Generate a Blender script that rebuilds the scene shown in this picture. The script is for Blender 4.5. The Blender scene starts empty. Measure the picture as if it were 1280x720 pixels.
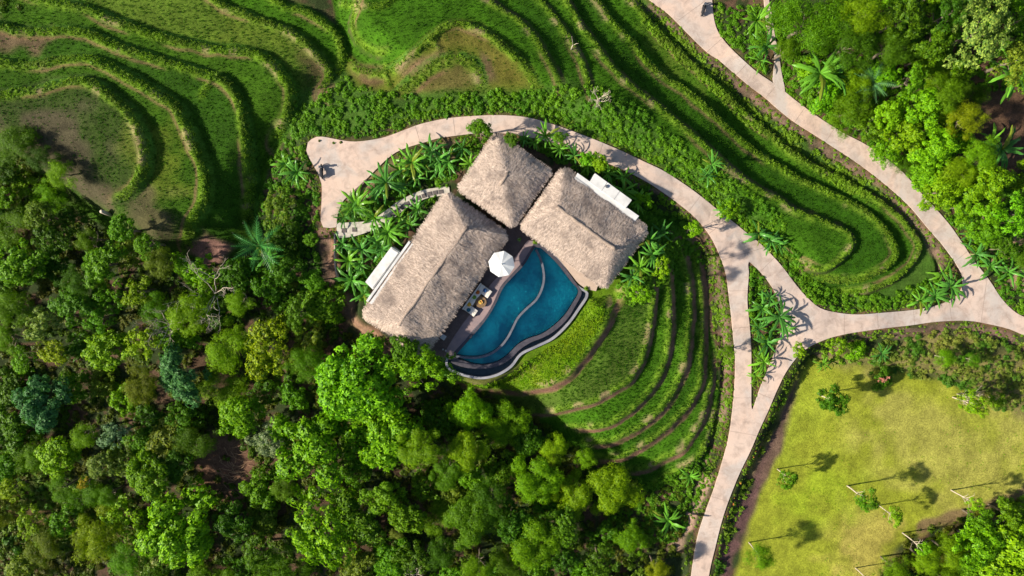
import bpy, bmesh, math, random
import numpy as np
from mathutils import Vector, Matrix
from mathutils.geometry import delaunay_2d_cdt
random.seed(7); rng = np.random.default_rng(7)
PI = math.pi
sc = bpy.context.scene
COL = sc.collection

# ------------------------------------------------------------------ camera
HCAM, TILT, FPX = 85.0, math.radians(4.0), 850.0
cam_d = bpy.data.cameras.new('camera'); cam = bpy.data.objects.new('camera', cam_d); COL.objects.link(cam)
CAM = np.array([0.0, HCAM*math.tan(TILT), HCAM])
cam.location = CAM; cam.rotation_euler = (-TILT, 0, 0)
cam_d.sensor_width = 36; cam_d.lens = 36*FPX/1280; cam_d.clip_start = 1; cam_d.clip_end = 2000
sc.camera = cam
# ------------------------------------------------------------------ light
SUN_EL = math.radians(30); shadow_dir = np.array([0.985, 0.17])
sdn = shadow_dir/np.linalg.norm(shadow_dir)
w = bpy.data.worlds.new("World"); sc.world = w; w.use_nodes = True
nt = w.node_tree; bg = nt.nodes['Background']
sky = nt.nodes.new('ShaderNodeTexSky'); sky.sky_type = 'NISHITA'; sky.sun_disc = False
sky.sun_elevation = SUN_EL; sky.sun_rotation = math.atan2(-sdn[0], -sdn[1])
nt.links.new(sky.outputs[0], bg.inputs[0]); bg.inputs[1].default_value = 0.07
sl = bpy.data.lights.new('sun', 'SUN'); sl.energy = 5.0; sl.angle = math.radians(1.4); sl.color = (1.0, 0.92, 0.77)
so = bpy.data.objects.new('sun', sl); COL.objects.link(so)
ld = Vector((sdn[0]*math.cos(SUN_EL), sdn[1]*math.cos(SUN_EL), -math.sin(SUN_EL)))
so.rotation_euler = ld.to_track_quat('-Z', 'Y').to_euler(); so.location = (-60, -10, 60)
sc.view_settings.view_transform = 'Standard'; sc.view_settings.look = 'None'
sc.view_settings.exposure = 0.92; sc.view_settings.gamma = 1.0
sc.cycles.max_bounces = 6; sc.cycles.diffuse_bounces = 2; sc.cycles.glossy_bounces = 2
sc.cycles.transmission_bounces = 3; sc.cycles.transparent_max_bounces = 6

# ------------------------------------------------------------------ geometry of the map
ca, sa = math.cos(-TILT), math.sin(-TILT)
def P(px, py, z=0.0):
    """point of the place that stands at height z and shows at (px,py) of the 1280x720 photograph"""
    u = (px-640)/FPX; v = -(py-360)/FPX
    dx, dy, dz = u, v*ca + sa, v*sa - ca
    t = (z - CAM[2])/dz
    return (CAM[0]+dx*t, CAM[1]+dy*t)
def PL(pts, z=0.0): return np.array([P(a, b, z) for a, b in pts])
def spline(p, step=0.5, closed=False):
    p = np.asarray(p, float); n = len(p); out = []
    rngi = range(n if closed else n-1)
    for i in rngi:
        if closed: a, b, c, d = p[(i-1) % n], p[i], p[(i+1) % n], p[(i+2) % n]
        else: a, b, c, d = p[max(i-1, 0)], p[i], p[i+1], p[min(i+2, n-1)]
        L = np.linalg.norm(c-b); k = max(1, int(L/step))
        for j in range(k):
            t = j/k
            out.append(0.5*((2*b)+(-a+c)*t+(2*a-5*b+4*c-d)*t*t+(-a+3*b-3*c+d)*t**3))
    if not closed: out.append(p[-1])
    return np.array(out)
def dseg(X, Y, line):
    """distance from points to an open polyline"""
    best = np.full(X.shape, 1e9)
    for (x0, y0), (x1, y1) in zip(line[:-1], line[1:]):
        dx, dy = x1-x0, y1-y0; L2 = dx*dx+dy*dy+1e-12
        t = np.clip(((X-x0)*dx+(Y-y0)*dy)/L2, 0, 1)
        best = np.minimum(best, (X-x0-t*dx)**2+(Y-y0-t*dy)**2)
    return np.sqrt(best)
def inside(X, Y, poly):
    r = np.zeros(X.shape, bool); n = len(poly)
    for i in range(n):
        x0, y0 = poly[i]; x1, y1 = poly[(i+1) % n]
        if y0 == y1: continue
        c = ((Y >= y0) != (Y >= y1)) & (X < (x1-x0)*(Y-y0)/(y1-y0)+x0)
        r ^= c
    return r
def sm(t): t = np.clip(t, 0, 1); return t*t*(3-2*t)
def near(poly, m, X, Y):
    x0, y0 = poly.min(0)-m; x1, y1 = poly.max(0)+m
    return (X >= x0) & (X <= x1) & (Y >= y0) & (Y <= y1)
def vnoise(X, Y, s, seed=0):
    """smooth value noise in metres-scale s"""
    r = np.random.default_rng(seed); G = r.random((256, 256))
    gx, gy = X/s+1000, Y/s+1000; ix, iy = np.floor(gx).astype(int), np.floor(gy).astype(int)
    fx, fy = sm(gx-ix), sm(gy-iy)
    g = lambda a, b: G[a % 256, b % 256]
    return (g(ix, iy)*(1-fx)+g(ix+1, iy)*fx)*(1-fy)+(g(ix, iy+1)*(1-fx)+g(ix+1, iy+1)*fx)*fy

# non-uniform axes: fine where the photograph looks, coarse out to the horizon
RES = 0.21
def axis(a, b):
    core = np.arange(a, b+1e-6, RES); g = [1.5, 4, 9, 18, 40, 90, 200, 450, 900]
    return np.concatenate([[a-v for v in reversed(g)], core, [core[-1]+v for v in g]])
AX, AY = axis(-76, 78), axis(-47, 47)
X, Y = np.meshgrid(AX, AY)

# road outlines -------------------------------------------------------------
ROAD = [(770,-50),(792,-20),(812,0),(835,17),(855,37),(872,54),(885,66),(900,76),(915,89),(935,106),(955,121),(972,136),(995,154),(1022,171),(1042,184),(1068,201),(1095,221),(1119,241),
 (1139,260),(1159,284),(1179,307),(1196,331),(1203,348),(1201,364),(1190,374),(1166,383),(1136,388),(1102,391),(1072,393),(1048,391),(1025,385),(1008,371),(991,351),(974,329),(954,308),(932,290),(907,270),(882,250),
 (855,230),(830,214),(805,202),(780,190),(752,178),(721,166),(690,155),(660,147),(627,144),(593,145),(559,148),(526,155),(499,165),(475,173),(445,177),(425,175),(410,172),(396,171),(385,178),(383,188),(388,200),(396,214),(402,230),(402,252),(401,276),(404,284),
 (420,284),(421,276),(424,262),(430,250),(441,240),(459,223),(471,211),(486,197),(502,187),(534,177),(553,172),(593,167),(620,166),(648,169),(673,174),(709,183),(734,193),(762,205),(789,217),(813,230),(835,245),(854,259),(872,275),
 (885,291),(897,313),(906,337),(910,360),(913,385),(916,415),(919,450),(918,485),(915,518),(910,550),(902,580),(892,612),(880,645),(870,680),(864,720),(858,780),
 (880,780),(886,720),(895,680),(905,642),(920,602),(935,570),(948,540),(960,514),(972,486),(985,461),(1005,438),(1030,425),(1060,417),(1100,411),(1135,407),(1172,402),(1210,401),(1235,405),(1260,411),(1280,419),(1400,470),
 (1400,440),(1330,415),(1282,397),(1265,387),(1250,371),(1237,351),(1216,324),(1203,304),(1186,280),(1166,257),(1151,241),(1129,216),(1105,196),(1079,179),(1052,165),(1018,143),(991,123),(978,112),(962,101),(941,86),(917,64),(900,44),(893,27),(890,0),(888,-50)]
ISLAND = [(936,327),(936,341),(934,374),(937,408),(939,442),(939,482),(940,512),(947,494),(954,475),(966,447),(975,421),(978,400),(976,385),(968,364),(954,344)]
SIDEPATH = [(954,-50),(955,0),(957,20),(960,45),(967,60),(968,80),(967,106),(981,116),(976,87),(972,62),(969,48),(965,20),(961,0),(960,-50)]
ZR_PTS = [(400,190,-.3),(450,190,-.2),(560,160,0),(640,155,0),(720,178,0),(800,212,-.4),(860,248,-.9),(900,285,-1.4),(925,310,-1.8),(915,400,-2.5),(925,470,-2.9),(930,520,-3.1),(905,610,-3.6),(875,700,-4.2),
 (960,325,-2.1),(1000,390,-2.7),(980,430,-2.9),(1060,405,-3.0),(1150,395,-3.4),(1220,380,-3.7),(1280,405,-3.8),(1190,300,-3.6),(1120,225,-3.5),(1050,180,-3.4),(970,115,-3.3),(900,50,-3.2),(850,0,-3.1),(960,50,-2.8),(957,0,-2.5),(402,270,-.4)]
zr = np.array([[*P(a, b, c), c] for a, b, c in ZR_PTS])
def idw(pts, X, Y, p=3.2):
    num = np.zeros(X.shape); den = np.zeros(X.shape)
    for x, y, z in pts:
        wgt = 1/((X-x)**2+(Y-y)**2+1.0)**(p/2); num += wgt*z; den += wgt
    return num/den
def zroad(x, y):
    return idw(zr, np.asarray(x, float), np.asarray(y, float))
def PR(pts): # outline points laid at the road's own height
    out = []
    for a, b in pts:
        x, y = P(a, b, -1.5)
        for _ in range(3): x, y = P(a, b, float(zroad(x, y)))
        out.append((x, y))
    return np.array(out)
road_w = spline(PR(ROAD), .6, True); island_w = spline(PR(ISLAND), .6, True); path_w = spline(PR(SIDEPATH), .8, True)

# ------------------------------------------------------------------ terrain
BASE = [(640,340,0),(520,380,0),(760,320,-.2),(450,250,-.2),(640,120,.0),(560,130,0),(480,140,-.1),(400,140,-.6),(420,60,-2.2),(500,-40,-3.6),(640,-40,-3.8),(760,-40,-3.6),(850,60,-3.6),(950,150,-3.8),(1050,220,-4),(1150,310,-4.2),(1100,370,-3.6),(1000,345,-3.0),
 (300,-30,-2.2),(150,-60,-2.4),(0,-60,-2.6),(-60,60,-2.2),(-60,200,-2.0),(300,200,-2.0),(300,290,-2.0),(200,340,-1.5),(60,320,-2.5),(400,350,-1.0),(440,420,-1.6),(560,520,-3),
 (740,180,-.2),(800,210,-.6),(860,250,-1.4),(640,500,-4.2),(700,560,-4.6),(800,600,-4.6),(880,560,-3.9),(900,450,-3.2),(880,330,-3.0),(830,260,-1.6),(800,430,-4.2),(860,640,-4.4),(860,400,-3.9),(700,450,-4.0),(800,700,-5),
 (300,500,-4),(100,500,-4.5),(100,680,-5.5),(300,680,-5.5),(500,650,-5),(650,700,-5.5),
 (1050,480,-4.9),(1150,500,-4.9),(1250,520,-4.9),(1000,560,-4.9),(1100,620,-4.9),(1200,580,-4.9),(950,680,-4.9),(1050,700,-4.9),(960,610,-4.9),(1120,440,-4.2),(1230,440,-4.1),(1200,700,-5.8),(1270,690,-6),
 (1050,80,-2.8),(1150,120,-2.8),(1250,160,-3.6),(1100,20,-2.2),(1240,30,-2.2),(1250,280,-3.6),(930,30,-3.0),(955,430,-2.6)]
bz = np.array([[*P(a, b, c), c] for a, b, c in BASE])
Z = idw(bz, X, Y, 3.0)
Z += (vnoise(X, Y, 6, 3)-.5)*.35*sm((np.hypot(X, Y)-15)/10)

# every terrace: toe line, closing line, height step, bank width, lip, look of the bank face
C1 = [(-60,118),(0,112),(34,108),(67,101),(101,94),(124,96),(148,111),(175,134),(190,158),(199,185),(200,208),(192,229),(178,246),(158,258)]
C2 = [(-60,66),(0,68),(34,74),(67,70),(101,65),(124,67),(151,78),(178,93),(208,110),(236,130),(250,158),(262,188),(271,212),(273,242),(268,262),(252,288),(237,314)]
C3 = [(-60,20),(0,24),(30,31),(60,33),(87,31),(118,36),(151,50),(185,62),(219,73),(252,83),(280,91),(298,103),(312,124),(319,151),(320,185),(320,218),(320,245),(312,285)]
C4 = [(-60,-60),(20,-22),(70,-6),(118,4),(141,16),(168,26),(202,38),(235,46),(269,53),(303,56),(332,63),(353,77),(367,94),(378,114),(374,140),(364,160),(350,178)]
C5 = [(230,-45),(279,-3),(303,9),(336,23),(363,33),(389,50),(405,67),(419,87),(419,101),(409,118)]
C6 = [(310,-45),(353,-2),(380,6),(403,19),(424,36),(433,48),(436,70),(430,95)]
D7 = [(476,120),(509,97),(536,81),(560,73),(586,73),(601,80),(610,98),(613,112)]
D1 = [(432,60),(443,72),(459,80),(482,83),(502,78),(522,65),(536,50),(553,36),(570,29),(592,32),(616,45),(637,63),(658,83),(672,101),(682,118)]
D2 = [(425,-40),(440,-5),(436,15),(431,30),(437,48),(446,62),(470,76),(486,79)]
D3 = [(560,-45),(615,-3),(636,13),(657,30),(674,50),(688,74),(701,98),(712,120)]
D4 = [(640,-45),(679,-3),(697,20),(714,47),(728,74),(737,98),(745,125)]
D5 = [(670,-60),(712,-3),(727,27),(744,50),(764,81),(784,101),(815,124),(855,158),(884,183),(917,211),(951,234),(971,242),(995,256),(1018,264),(1038,273),(1057,281),(1069,295),(1070,308),(1059,323),(1044,336),(1025,346),(1001,340),(975,325)]
D6 = [(700,-60),(750,-3),(768,24),(791,47),(808,71),(831,91),(855,108),(884,134),(917,161),(951,188),(985,208),(1025,228),(1065,247),(1092,264),(1110,284),(1122,304),(1124,321),(1110,339),(1087,351),(1065,359),(1035,357),(1008,352)]
D8 = [(740,-60),(792,-3),(820,30),(850,58),(890,98),(934,136),(961,160),(991,185),(1035,208),(1085,236),(1108,250),(1131,270),(1148,290),(1156,307),(1148,329),(1130,347),(1108,361),(1079,371),(1045,374)]
A1 = [(782,374),(771,388),(764,408),(752,428),(737,450),(720,470),(697,489),(668,500),(640,502),(600,498),(562,487)]
A2 = [(815,335),(820,360),(820,382),(819,402),(816,421),(811,441),(804,459),(789,480),(768,493),(742,507),(722,515),(700,524),(680,529),(650,530)]
A3 = [(826,300),(836,330),(840,355),(843,377),(844,402),(842,427),(838,450),(830,472),(816,493),(799,511),(784,522),(766,534),(742,543),(718,547)]
A4 = [(846,285),(858,315),(866,342),(870,365),(871,390),(869,415),(865,440),(860,462),(851,484),(840,504),(828,519),(808,536),(787,549),(765,561),(738,566)]
A5 = [(862,280),(874,312),(881,342),(885,365),(886,390),(886,427),(884,452),(880,479),(870,503),(860,519),(849,530),(829,549),(804,566),(780,580),(745,584)]
A6 = [(895,440),(894,470),(891,495),(888,515),(882,530),(867,550),(854,568),(833,581),(812,594),(785,599)]
A7 = [(903,510),(897,540),(884,562),(874,574),(854,590),(836,605),(815,618)]
cA = [(640,470),(640,300),(740,250)]
BANKS = [ # key, toe, closing, z of terrace above, step, bank width, lip, face
 ('C6', C6, [(400,110),(330,210),(310,300),(200,330),(0,200),(-120,120),(-120,-80),(250,-80)], -1.6, .7, .7, .14, 'veg'),
 ('C5', C5, [(370,150),(330,210),(310,300),(200,330),(0,200),(-120,120),(-120,-80),(180,-80)], -1.1, .7, .7, .14, 'veg'),
 ('C4', C4, [(330,210),(310,300),(200,330),(0,200),(-120,120),(-120,-80)], -.5, .8, 1.0, .16, 'veg'),
 ('C3', C3, [(290,320),(200,330),(0,200),(-120,120),(-120,10)], 0.1, .8, .95, .16, 'veg'),
 ('C2', C2, [(200,330),(0,220),(-120,120),(-120,60)], .8, .95, 1.1, .16, 'veg'),
 ('C1', C1, [(130,255),(0,200),(-120,180),(-120,118)], 1.6, .95, 1.05, .16, 'veg'),
 ('D8', D8, [(1010,372),(950,320),(850,240),(740,185),(640,130),(500,120),(430,60),(400,-80),(600,-90)], -3.3, .7, .7, .1, 'dark'),
 ('D6', D6, [(985,345),(940,310),(850,232),(740,180),(640,128),(500,120),(430,60),(400,-80),(600,-90)], -2.6, .72, .75, .1, 'veg'),
 ('D5', D5, [(950,305),(850,228),(740,175),(640,126),(500,120),(430,60),(400,-80),(600,-90)], -1.9, .68, .7, .14, 'dark'),
 ('D4', D4, [(740,160),(640,125),(500,120),(430,60),(400,-80),(600,-90)], -1.4, .4, .6, .1, 'dark'),
 ('D3', D3, [(680,135),(600,122),(500,120),(430,60),(400,-80),(520,-90)], -.9, .5, .7, .1, 'dark'),
 ('D2', D2, [(500,70),(560,20),(640,60),(640,-60),(500,-80)], -.5, .25, .6, .12, 'dark'),
 ('D1', D1, [(660,122),(600,120),(500,120),(440,110),(425,80)], -.2, .6, .8, .2, 'veg'),
 ('D7', D7, [(600,118),(540,122),(490,124)], .3, .5, 1.1, .16, 'veg'),
 ('A7', A7, [(800,610),(700,500),(640,400),(740,260),(850,270)], -4.0, .45, .8, .12, 'veg'),
 ('A6', A6, [(760,590),(680,500),(640,400),(740,260),(850,300)], -3.6, .5, .9, .1, 'soil'),
 ('A5', A5, [(720,570),(660,500),(640,400),(740,260),(820,262)], -3.1, .64, 1.0, .1, 'soil'),
 ('A4', A4, [(700,555),(640,500),(640,400),(740,260),(812,265)], -2.6, .64, 1.0, .1, 'soil'),
 ('A3', A3, [(690,540),(640,490),(640,400),(740,270),(805,275)], -2.1, .64, .9, .1, 'soil'),
 ('A2', A2, [(620,520),(600,450),(640,350),(740,280),(800,310)], -1.5, .64, .8, .1, 'soil'),
 ('A1', A1, [(540,470),(560,430),(620,330),(740,300),(790,340)], -.6, .75, 1.2, .08, 'soil')]
face = {k: np.zeros(X.shape) for k in ('veg', 'soil', 'dark')}
crest = np.zeros(X.shape); inter = np.zeros(X.shape)
bank_lines = {}; bank_poly = {}
for key, toe, close, z, dh, wb, lip, fk in BANKS:
    t = spline(PL(toe, z-dh*.5), .6); c = PL(close, z); poly = np.vstack([t, c])
    bank_lines[key] = t; bank_poly[key] = poly
    m = near(poly, 1.5, X, Y); x, y = X[m], Y[m]
    ins = inside(x, y, poly)
    jit = (vnoise(x, y, 1.1, 11)-.5)*.4+(vnoise(x, y, 4, 12)-.5)*.6
    db = dseg(x, y, t)+jit*.55; dc = dseg(x, y, np.vstack([t[-1:], c, t[:1]]))
    cf = sm(dc/4.5)*ins
    Z[m] += dh*sm(db/wb)*cf
    Z[m] += lip*np.exp(-((db-wb-.25)/.3)**2)*cf
    f = np.where(ins, sm(1.25-np.abs(db-wb*.45)/(wb*.55)), 0)*sm(dc/1.5)
    face[fk][m] = np.maximum(face[fk][m], f)
    for k2 in face:
        if k2 != fk: face[k2][m] *= (1-f)
    cr = np.exp(-((db-wb-.3)/.45)**2)*ins*sm(dc/1.5)
    crest[m] = np.maximum(crest[m]*(1-f), cr)
# small cross dikes between neighbouring paddies
XD = [([(279,95),(268,108),(258,124)], 1.0), ([(482,82),(483,95),(487,108)], .5), ([(540,53),(547,64),(552,72)], .5), ([(425,0),(445,8),(462,12),(480,11),(492,0),(500,-20)], 1.2)]
dikes = []
for pts, lw in XD:
    l = spline(PL(pts, -.5), .5); dikes.append(l); m = near(l, 2, X, Y); d = dseg(X[m], Y[m], l)
    Z[m] += .22*np.exp(-(d/.35)**2); crest[m] = np.maximum(crest[m], np.exp(-(d/(.4*lw))**2)*.8)
# drains cut along the roads
DITCH = [([(786,222),(825,240),(858,265),(880,287),(893,318),(900,345),(905,372),(909,402),(911,430),(912,465),(910,495),(905,525),(896,552),(886,585),(876,612)], -1.8, .55),
         ([(815,12),(850,42),(894,80),(934,114),(961,138),(1001,166),(1050,198),(1085,220),(1115,246),(1140,272),(1165,300),(1180,330),(1180,350)], -3.4, .5),
         ([(1020,447),(1060,430),(1110,419),(1160,412),(1210,410),(1250,420),(1290,440)], -3.6, .45),
         ([(405,285),(407,310),(409,335),(414,358),(426,380),(445,404),(470,425),(500,448)], -.6, .12)]
soilm = np.zeros(X.shape); tanm = np.zeros(X.shape)
ditch_lines = []
for pts, z, dep in DITCH:
    l = spline(PL(pts, z), .8); ditch_lines.append(l); m = near(l, 3, X, Y); d = dseg(X[m], Y[m], l)
    Z[m] -= dep*sm(1.3-d/.6); soilm[m] = np.maximum(soilm[m], sm(1.35-d/.6+(vnoise(X[m], Y[m], 1.6, 5)-.5)*1.8)*(.85))
# stamps: villa pad, pool pit, lawn, roads
def stamp(poly, z, out, w_in=.0):
    m = near(poly, out+.5, X, Y); x, y = X[m], Y[m]
    ins = inside(x, y, poly); d = dseg(x, y, np.vstack([poly, poly[:1]]))
    k = np.where(ins, 1, 1-sm(d/out)); zz = z(x, y) if callable(z) else z
    Z[m] = Z[m]*(1-k)+zz*k
    return m, np.where(ins, d, -d)
PAD = PL([(556,236),(572,224),(620,160),(692,212),(706,206),(815,280),(765,368),(735,372),(700,425),(660,450),(605,480),(560,468),(530,446),(447,402),(452,376),(510,300)], 0)
stamp(PAD, 0.0, 1.6)
LAWN = PL([(1010,448),(1060,452),(1120,462),(1190,478),(1230,500),(1290,520),(1330,560),(1330,612),(1280,622),(1190,650),(1140,672),(1118,690),(1085,740),(915,740),(935,650),(952,600),(975,545),(992,495)], -4.9)
stamp(LAWN, lambda x, y: -4.9+(vnoise(x, y, 9, 21)-.5)*.3, 1.5)
def stamp_road(poly, holes=()):
    m = near(poly, 4, X, Y); x, y = X[m], Y[m]
    ins = inside(x, y, poly); d = dseg(x, y, np.vstack([poly, poly[:1]]))
    for h in holes:
        hi = inside(x, y, h); ins &= ~hi; d = np.where(hi, np.minimum(d, dseg(x, y, np.vstack([h, h[:1]]))), d)
    k = np.where(ins, 1, 1-sm((d-.35)/1.5)); zz = zroad(x, y)-.10
    Z[m] = Z[m]*(1-k)+zz*k
    r = np.zeros(X.shape); r[m] = np.where(ins, 9, -d); r[~m] = -9
    return r
rd = stamp_road(road_w, (island_w,)); rp = stamp_road(path_w)
rdist = np.maximum(rd, rp)        # >0 inside a road, else minus the distance

# pool outlines (drawn at coping height)
ZC = 0.45
POOL_IN = [(669,309),(656,330),(641,346),(629,360),(619,381),(608,399),(596,414),(582,430),(570,445),(577,450),(592,455),(607,456),(622,452),(634,444),(647,431),(661,423),(676,418),(690,409),(705,395),(715,380),(723,364),(714,352),(696,329),(676,310)]
POOL_OUT = [(668,303),(652,325),(637,342),(624,357),(614,379),(603,397),(590,411),(573,430),(558,447),(559,461),(575,469),(600,474),(622,470),(640,459),(652,444),(670,435),(692,424),(711,406),(724,388),(735,371),(733,363),(722,356),(702,328),(679,304)]
pin = spline(PL(POOL_IN, ZC), .4, True); pout = spline(PL(POOL_OUT, ZC-.15), .4, True)
m = near(pout, .5, X, Y); ii = inside(X[m], Y[m], pout) & (dseg(X[m], Y[m], np.vstack([pout, pout[:1]])) > .12)
zz = Z[m]; zz[ii] = -2.0; Z[m] = zz

def bil(F, x, y):
    x = np.clip(np.asarray(x, float), AX[0], AX[-1]-1e-3); y = np.clip(np.asarray(y, float), AY[0], AY[-1]-1e-3)
    i = np.clip(np.searchsorted(AX, x)-1, 0, len(AX)-2); j = np.clip(np.searchsorted(AY, y)-1, 0, len(AY)-2)
    fx = (x-AX[i])/(AX[i+1]-AX[i]); fy = (y-AY[j])/(AY[j+1]-AY[j])
    return (F[j, i]*(1-fx)+F[j, i+1]*fx)*(1-fy)+(F[j+1, i]*(1-fx)+F[j+1, i+1]*fx)*fy
def gz(x, y): return float(bil(Z, x, y))
def G(px, py, h=0.0):
    """ground point whose spot h metres above it shows at (px,py)"""
    x, y = P(px, py, -2+h)
    for _ in range(5): x, y = P(px, py, gz(x, y)+h)
    return x, y, gz(x, y)

# ------------------------------------------------------------------ ground colours (soil and plants, with shade put into a few tones)
N1 = vnoise(X, Y, 7, 1); N2 = vnoise(X, Y, 1.7, 2); N3 = vnoise(X, Y, .55, 4)
Cc = np.zeros(X.shape+(3,))
def rgb(c): return np.array(c)
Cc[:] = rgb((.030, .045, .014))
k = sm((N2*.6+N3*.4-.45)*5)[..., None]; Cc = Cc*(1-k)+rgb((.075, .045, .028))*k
def paint(poly, col, feather=1.5, amt=1.0, z=-1, nz=1.0, wpoly=None):
    pw = wpoly if wpoly is not None else spline(PL(poly, z), 1.2, True)
    m = near(pw, feather+1, X, Y); x, y = X[m], Y[m]
    d = dseg(x, y, np.vstack([pw, pw[:1]])); d = np.where(inside(x, y, pw), d, -d)
    k = (sm((d+feather*.5+(N2[m]-.5)*nz*feather)/feather)*amt)[:, None]
    Cc[m] = Cc[m]*(1-k)+rgb(col)*k
RICE = (.038, .108, .004); RICE_D = (.025, .080, .003); OLIVE = (.105, .115, .014); BROWN = (.115, .075, .045); SOIL = (.165, .085, .06)
paint([(740,-60),(800,-20),(850,50),(960,145),(1110,245),(1165,305),(1175,350),(1130,380),(1000,360),(900,180)], (.05, .115, .012), 1, .9, -3.5)
paint(0, (.04, .09, .012), 2, .8, wpoly=np.vstack([bank_poly['C6']]))
for kk, colr in (('C6', RICE), ('C5', (.075, .125, .012)), ('C4', (.036, .09, .004)), ('C3', (.026, .074, .004)), ('C2', (.034, .086, .004)), ('C1', (.036, .062, .010)), ('D8', RICE), ('D6', RICE_D), ('D5', RICE), ('D4', RICE_D), ('D3', RICE), ('D2', RICE), ('D1', (.085, .105, .012)), ('D7', (.085, .10, .014)),  # C paddies: crop tone, darkened further to carry the dim upper-left corner
                 ('A7', RICE_D), ('A6', RICE), ('A5', RICE_D), ('A4', RICE), ('A3', RICE), ('A2', (.062, .115, .012)), ('A1', (.075, .14, .006))):
    paint(0, colr, .5, 1, wpoly=bank_poly[kk], nz=.2)
paint([(40,150),(90,140),(140,165),(150,210),(140,250),(90,250),(60,215)], (.062, .052, .03), 6, .95)
paint([(-20,34),(40,36),(80,50),(70,66),(20,66),(-20,60)], BROWN, 2, .9)
paint([(200,160),(232,170),(240,230),(220,270),(190,240)], (.10, .13, .012), 5, .7)
paint([(180,230),(230,260),(240,300),(190,310),(160,275)], (.08, .062, .035), 4, .8)
paint([(375,60),(405,80),(412,100),(395,112),(375,90)], (.09, .065, .03), 2.5, .8)
paint([(280,20),(340,40),(380,70),(330,58),(280,48)], (.085, .12, .012), 3, .6)
paint([(434,74),(482,84),(484,107),(455,109),(440,92)], (.14, .085, .045), 1, .95)
paint([(548,66),(575,40),(610,50),(650,90),(668,112),(620,110),(600,78)], (.12, .105, .02), 1.5, .8)
paint([(600,72),(618,85),(625,108),(610,105)], (.085, .055, .035), 1.2, .8)  # shadow of the D7 bank, painted into the paddy colour
paint([(500,112),(545,88),(585,84),(590,105),(560,118),(520,120)], (.11, .085, .03), 2, .7)
paint([(508,97),(535,82),(560,78),(545,88),(520,102)], (.2, .12, .075), 1, .8)
paint([(800,20),(850,70),(900,130),(870,110),(830,75)], (.085, .12, .014), 3, .6)
paint([(560,505),(700,500),(780,478),(800,420),(770,440),(720,490),(640,520)], (.050, .075, .012), 3, .5)
paint([(650,450),(700,420),(740,385),(750,400),(730,440),(690,470),(640,485)], (.11, .17, .006), 2.5, .5)
paint([(560,470),(640,462),(680,440),(650,470),(600,485)], (.10, .08, .03), 2, .7)
# banks and crests
for kk, colr in (('veg', (.05, .12, .012)), ('soil', SOIL), ('dark', (.055, .045, .022))):
    f = (face[kk]*np.clip((1. if kk == 'soil' else .75)+(N3-.5)*1.1+(N2-.5)*.8, 0, 1))[..., None]; Cc = Cc*(1-f)+rgb(colr)*f
f = (crest*np.clip(.8+(N3-.5)*1.3, 0, 1))[..., None]; Cc = Cc*(1-f)+rgb((.11, .19, .014))*f
f = (crest*sm((N2-.68)*8)*.7)[..., None]; Cc = Cc*(1-f)+rgb((.24, .16, .10))*f
# the brush slopes and other grounds
paint([(365,170),(385,110),(430,90),(455,112),(520,122),(600,116),(700,110),(770,130),(850,190),(930,250),(960,300),(900,262),(780,186),(640,142),(540,148),(420,172)], (.045, .10, .012), 1.5, .95)
paint([(395,100),(415,108),(412,130),(396,128)], (.25, .15, .09), 1, .8)
paint(0, (.225, .25, .022), 1.2, 1, wpoly=LAWN, nz=.5)
paint([(1100,490),(1180,490),(1280,540),(1280,620),(1200,640),(1130,600),(1080,540)], (.29, .26, .065), 9, .65, -4.9)
paint([(1060,630),(1130,660),(1120,690),(1080,720),(1040,690)], (.34, .27, .07), 5, .7, -4.9)
paint([(1010,600),(1060,590),(1070,640),(1000,650),(965,620)], (.20, .27, .014), 6, .7, -4.9)
paint([(975,500),(1010,455),(1040,500),(1000,560),(960,600)], (.20, .25, .02), 5, .6, -4.9)
paint([(1145,655),(1190,640),(1285,610),(1285,622),(1190,652),(1145,668)], (.13, .08, .05), .8, .85, -4.9)
paint([(1040,440),(1100,432),(1200,425),(1290,450),(1290,520),(1200,480),(1100,462),(1060,460)], (.17, .15, .05), 2, .9, -4.3)
paint([(1190,60),(1290,100),(1290,210),(1230,190),(1220,130)], (.10, .055, .035), 3, .9, -3)
paint([(1235,290),(1290,270),(1290,370),(1265,350)], (.30, .20, .12), 2.5, .85, -3.6)
paint([(235,545),(290,535),(325,570),(330,610),(290,640),(250,610)], (.13, .07, .045), 3, .9, -4)
paint([(-20,600),(40,590),(80,640),(50,700),(-20,710)], (.13, .085, .035), 5, .7, -5)
paint([(235,318),(250,300),(262,286),(275,300),(290,308),(270,325)], (.25, .13, .11), 1.5, .9, -1.6)
paint([(412,285),(424,285),(424,310),(420,345),(432,370),(455,400),(500,440),(520,460),(495,455),(440,410),(408,360)], (.30, .17, .11), 1.3, .9, -.6)
paint([(452,208),(480,200),(560,178),(620,170),(600,190),(520,205),(460,232),(432,252)], (.26, .19, .10), 1.2, .75, -.1)
paint([(1000,470),(985,500),(965,550),(935,620),(900,720),(912,720),(945,640),(975,570),(992,510)], (.105, .055, .055), 1.2, .9, -4.3)  # brown lawn bank, with the dark of its shaded side put into the colour
paint([(880,585),(868,620),(850,655),(838,690),(850,690),(865,655),(880,620),(890,600)], (.34, .22, .16), 1, .85, -4.4)
for key, toe, close, z, dh, wb, lip, fk in BANKS:
    if key[0] not in 'CD': continue
    m = near(bank_lines[key], 3, X, Y); x, y = X[m], Y[m]; ii_ = inside(x, y, bank_poly[key]); d = dseg(x, y, bank_lines[key])
    f = (np.exp(-((d-wb-.85-(N2[m]-.5)*.4)/.16)**2)*ii_*sm((vnoise(x, y, 5, 40)-.38)*5)*sm(dseg(x, y, PL(close, z))/1.5)*.8)[:, None]; Cc[m] = Cc[m]*(1-f)+rgb((.17, .10, .055))*f
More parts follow.
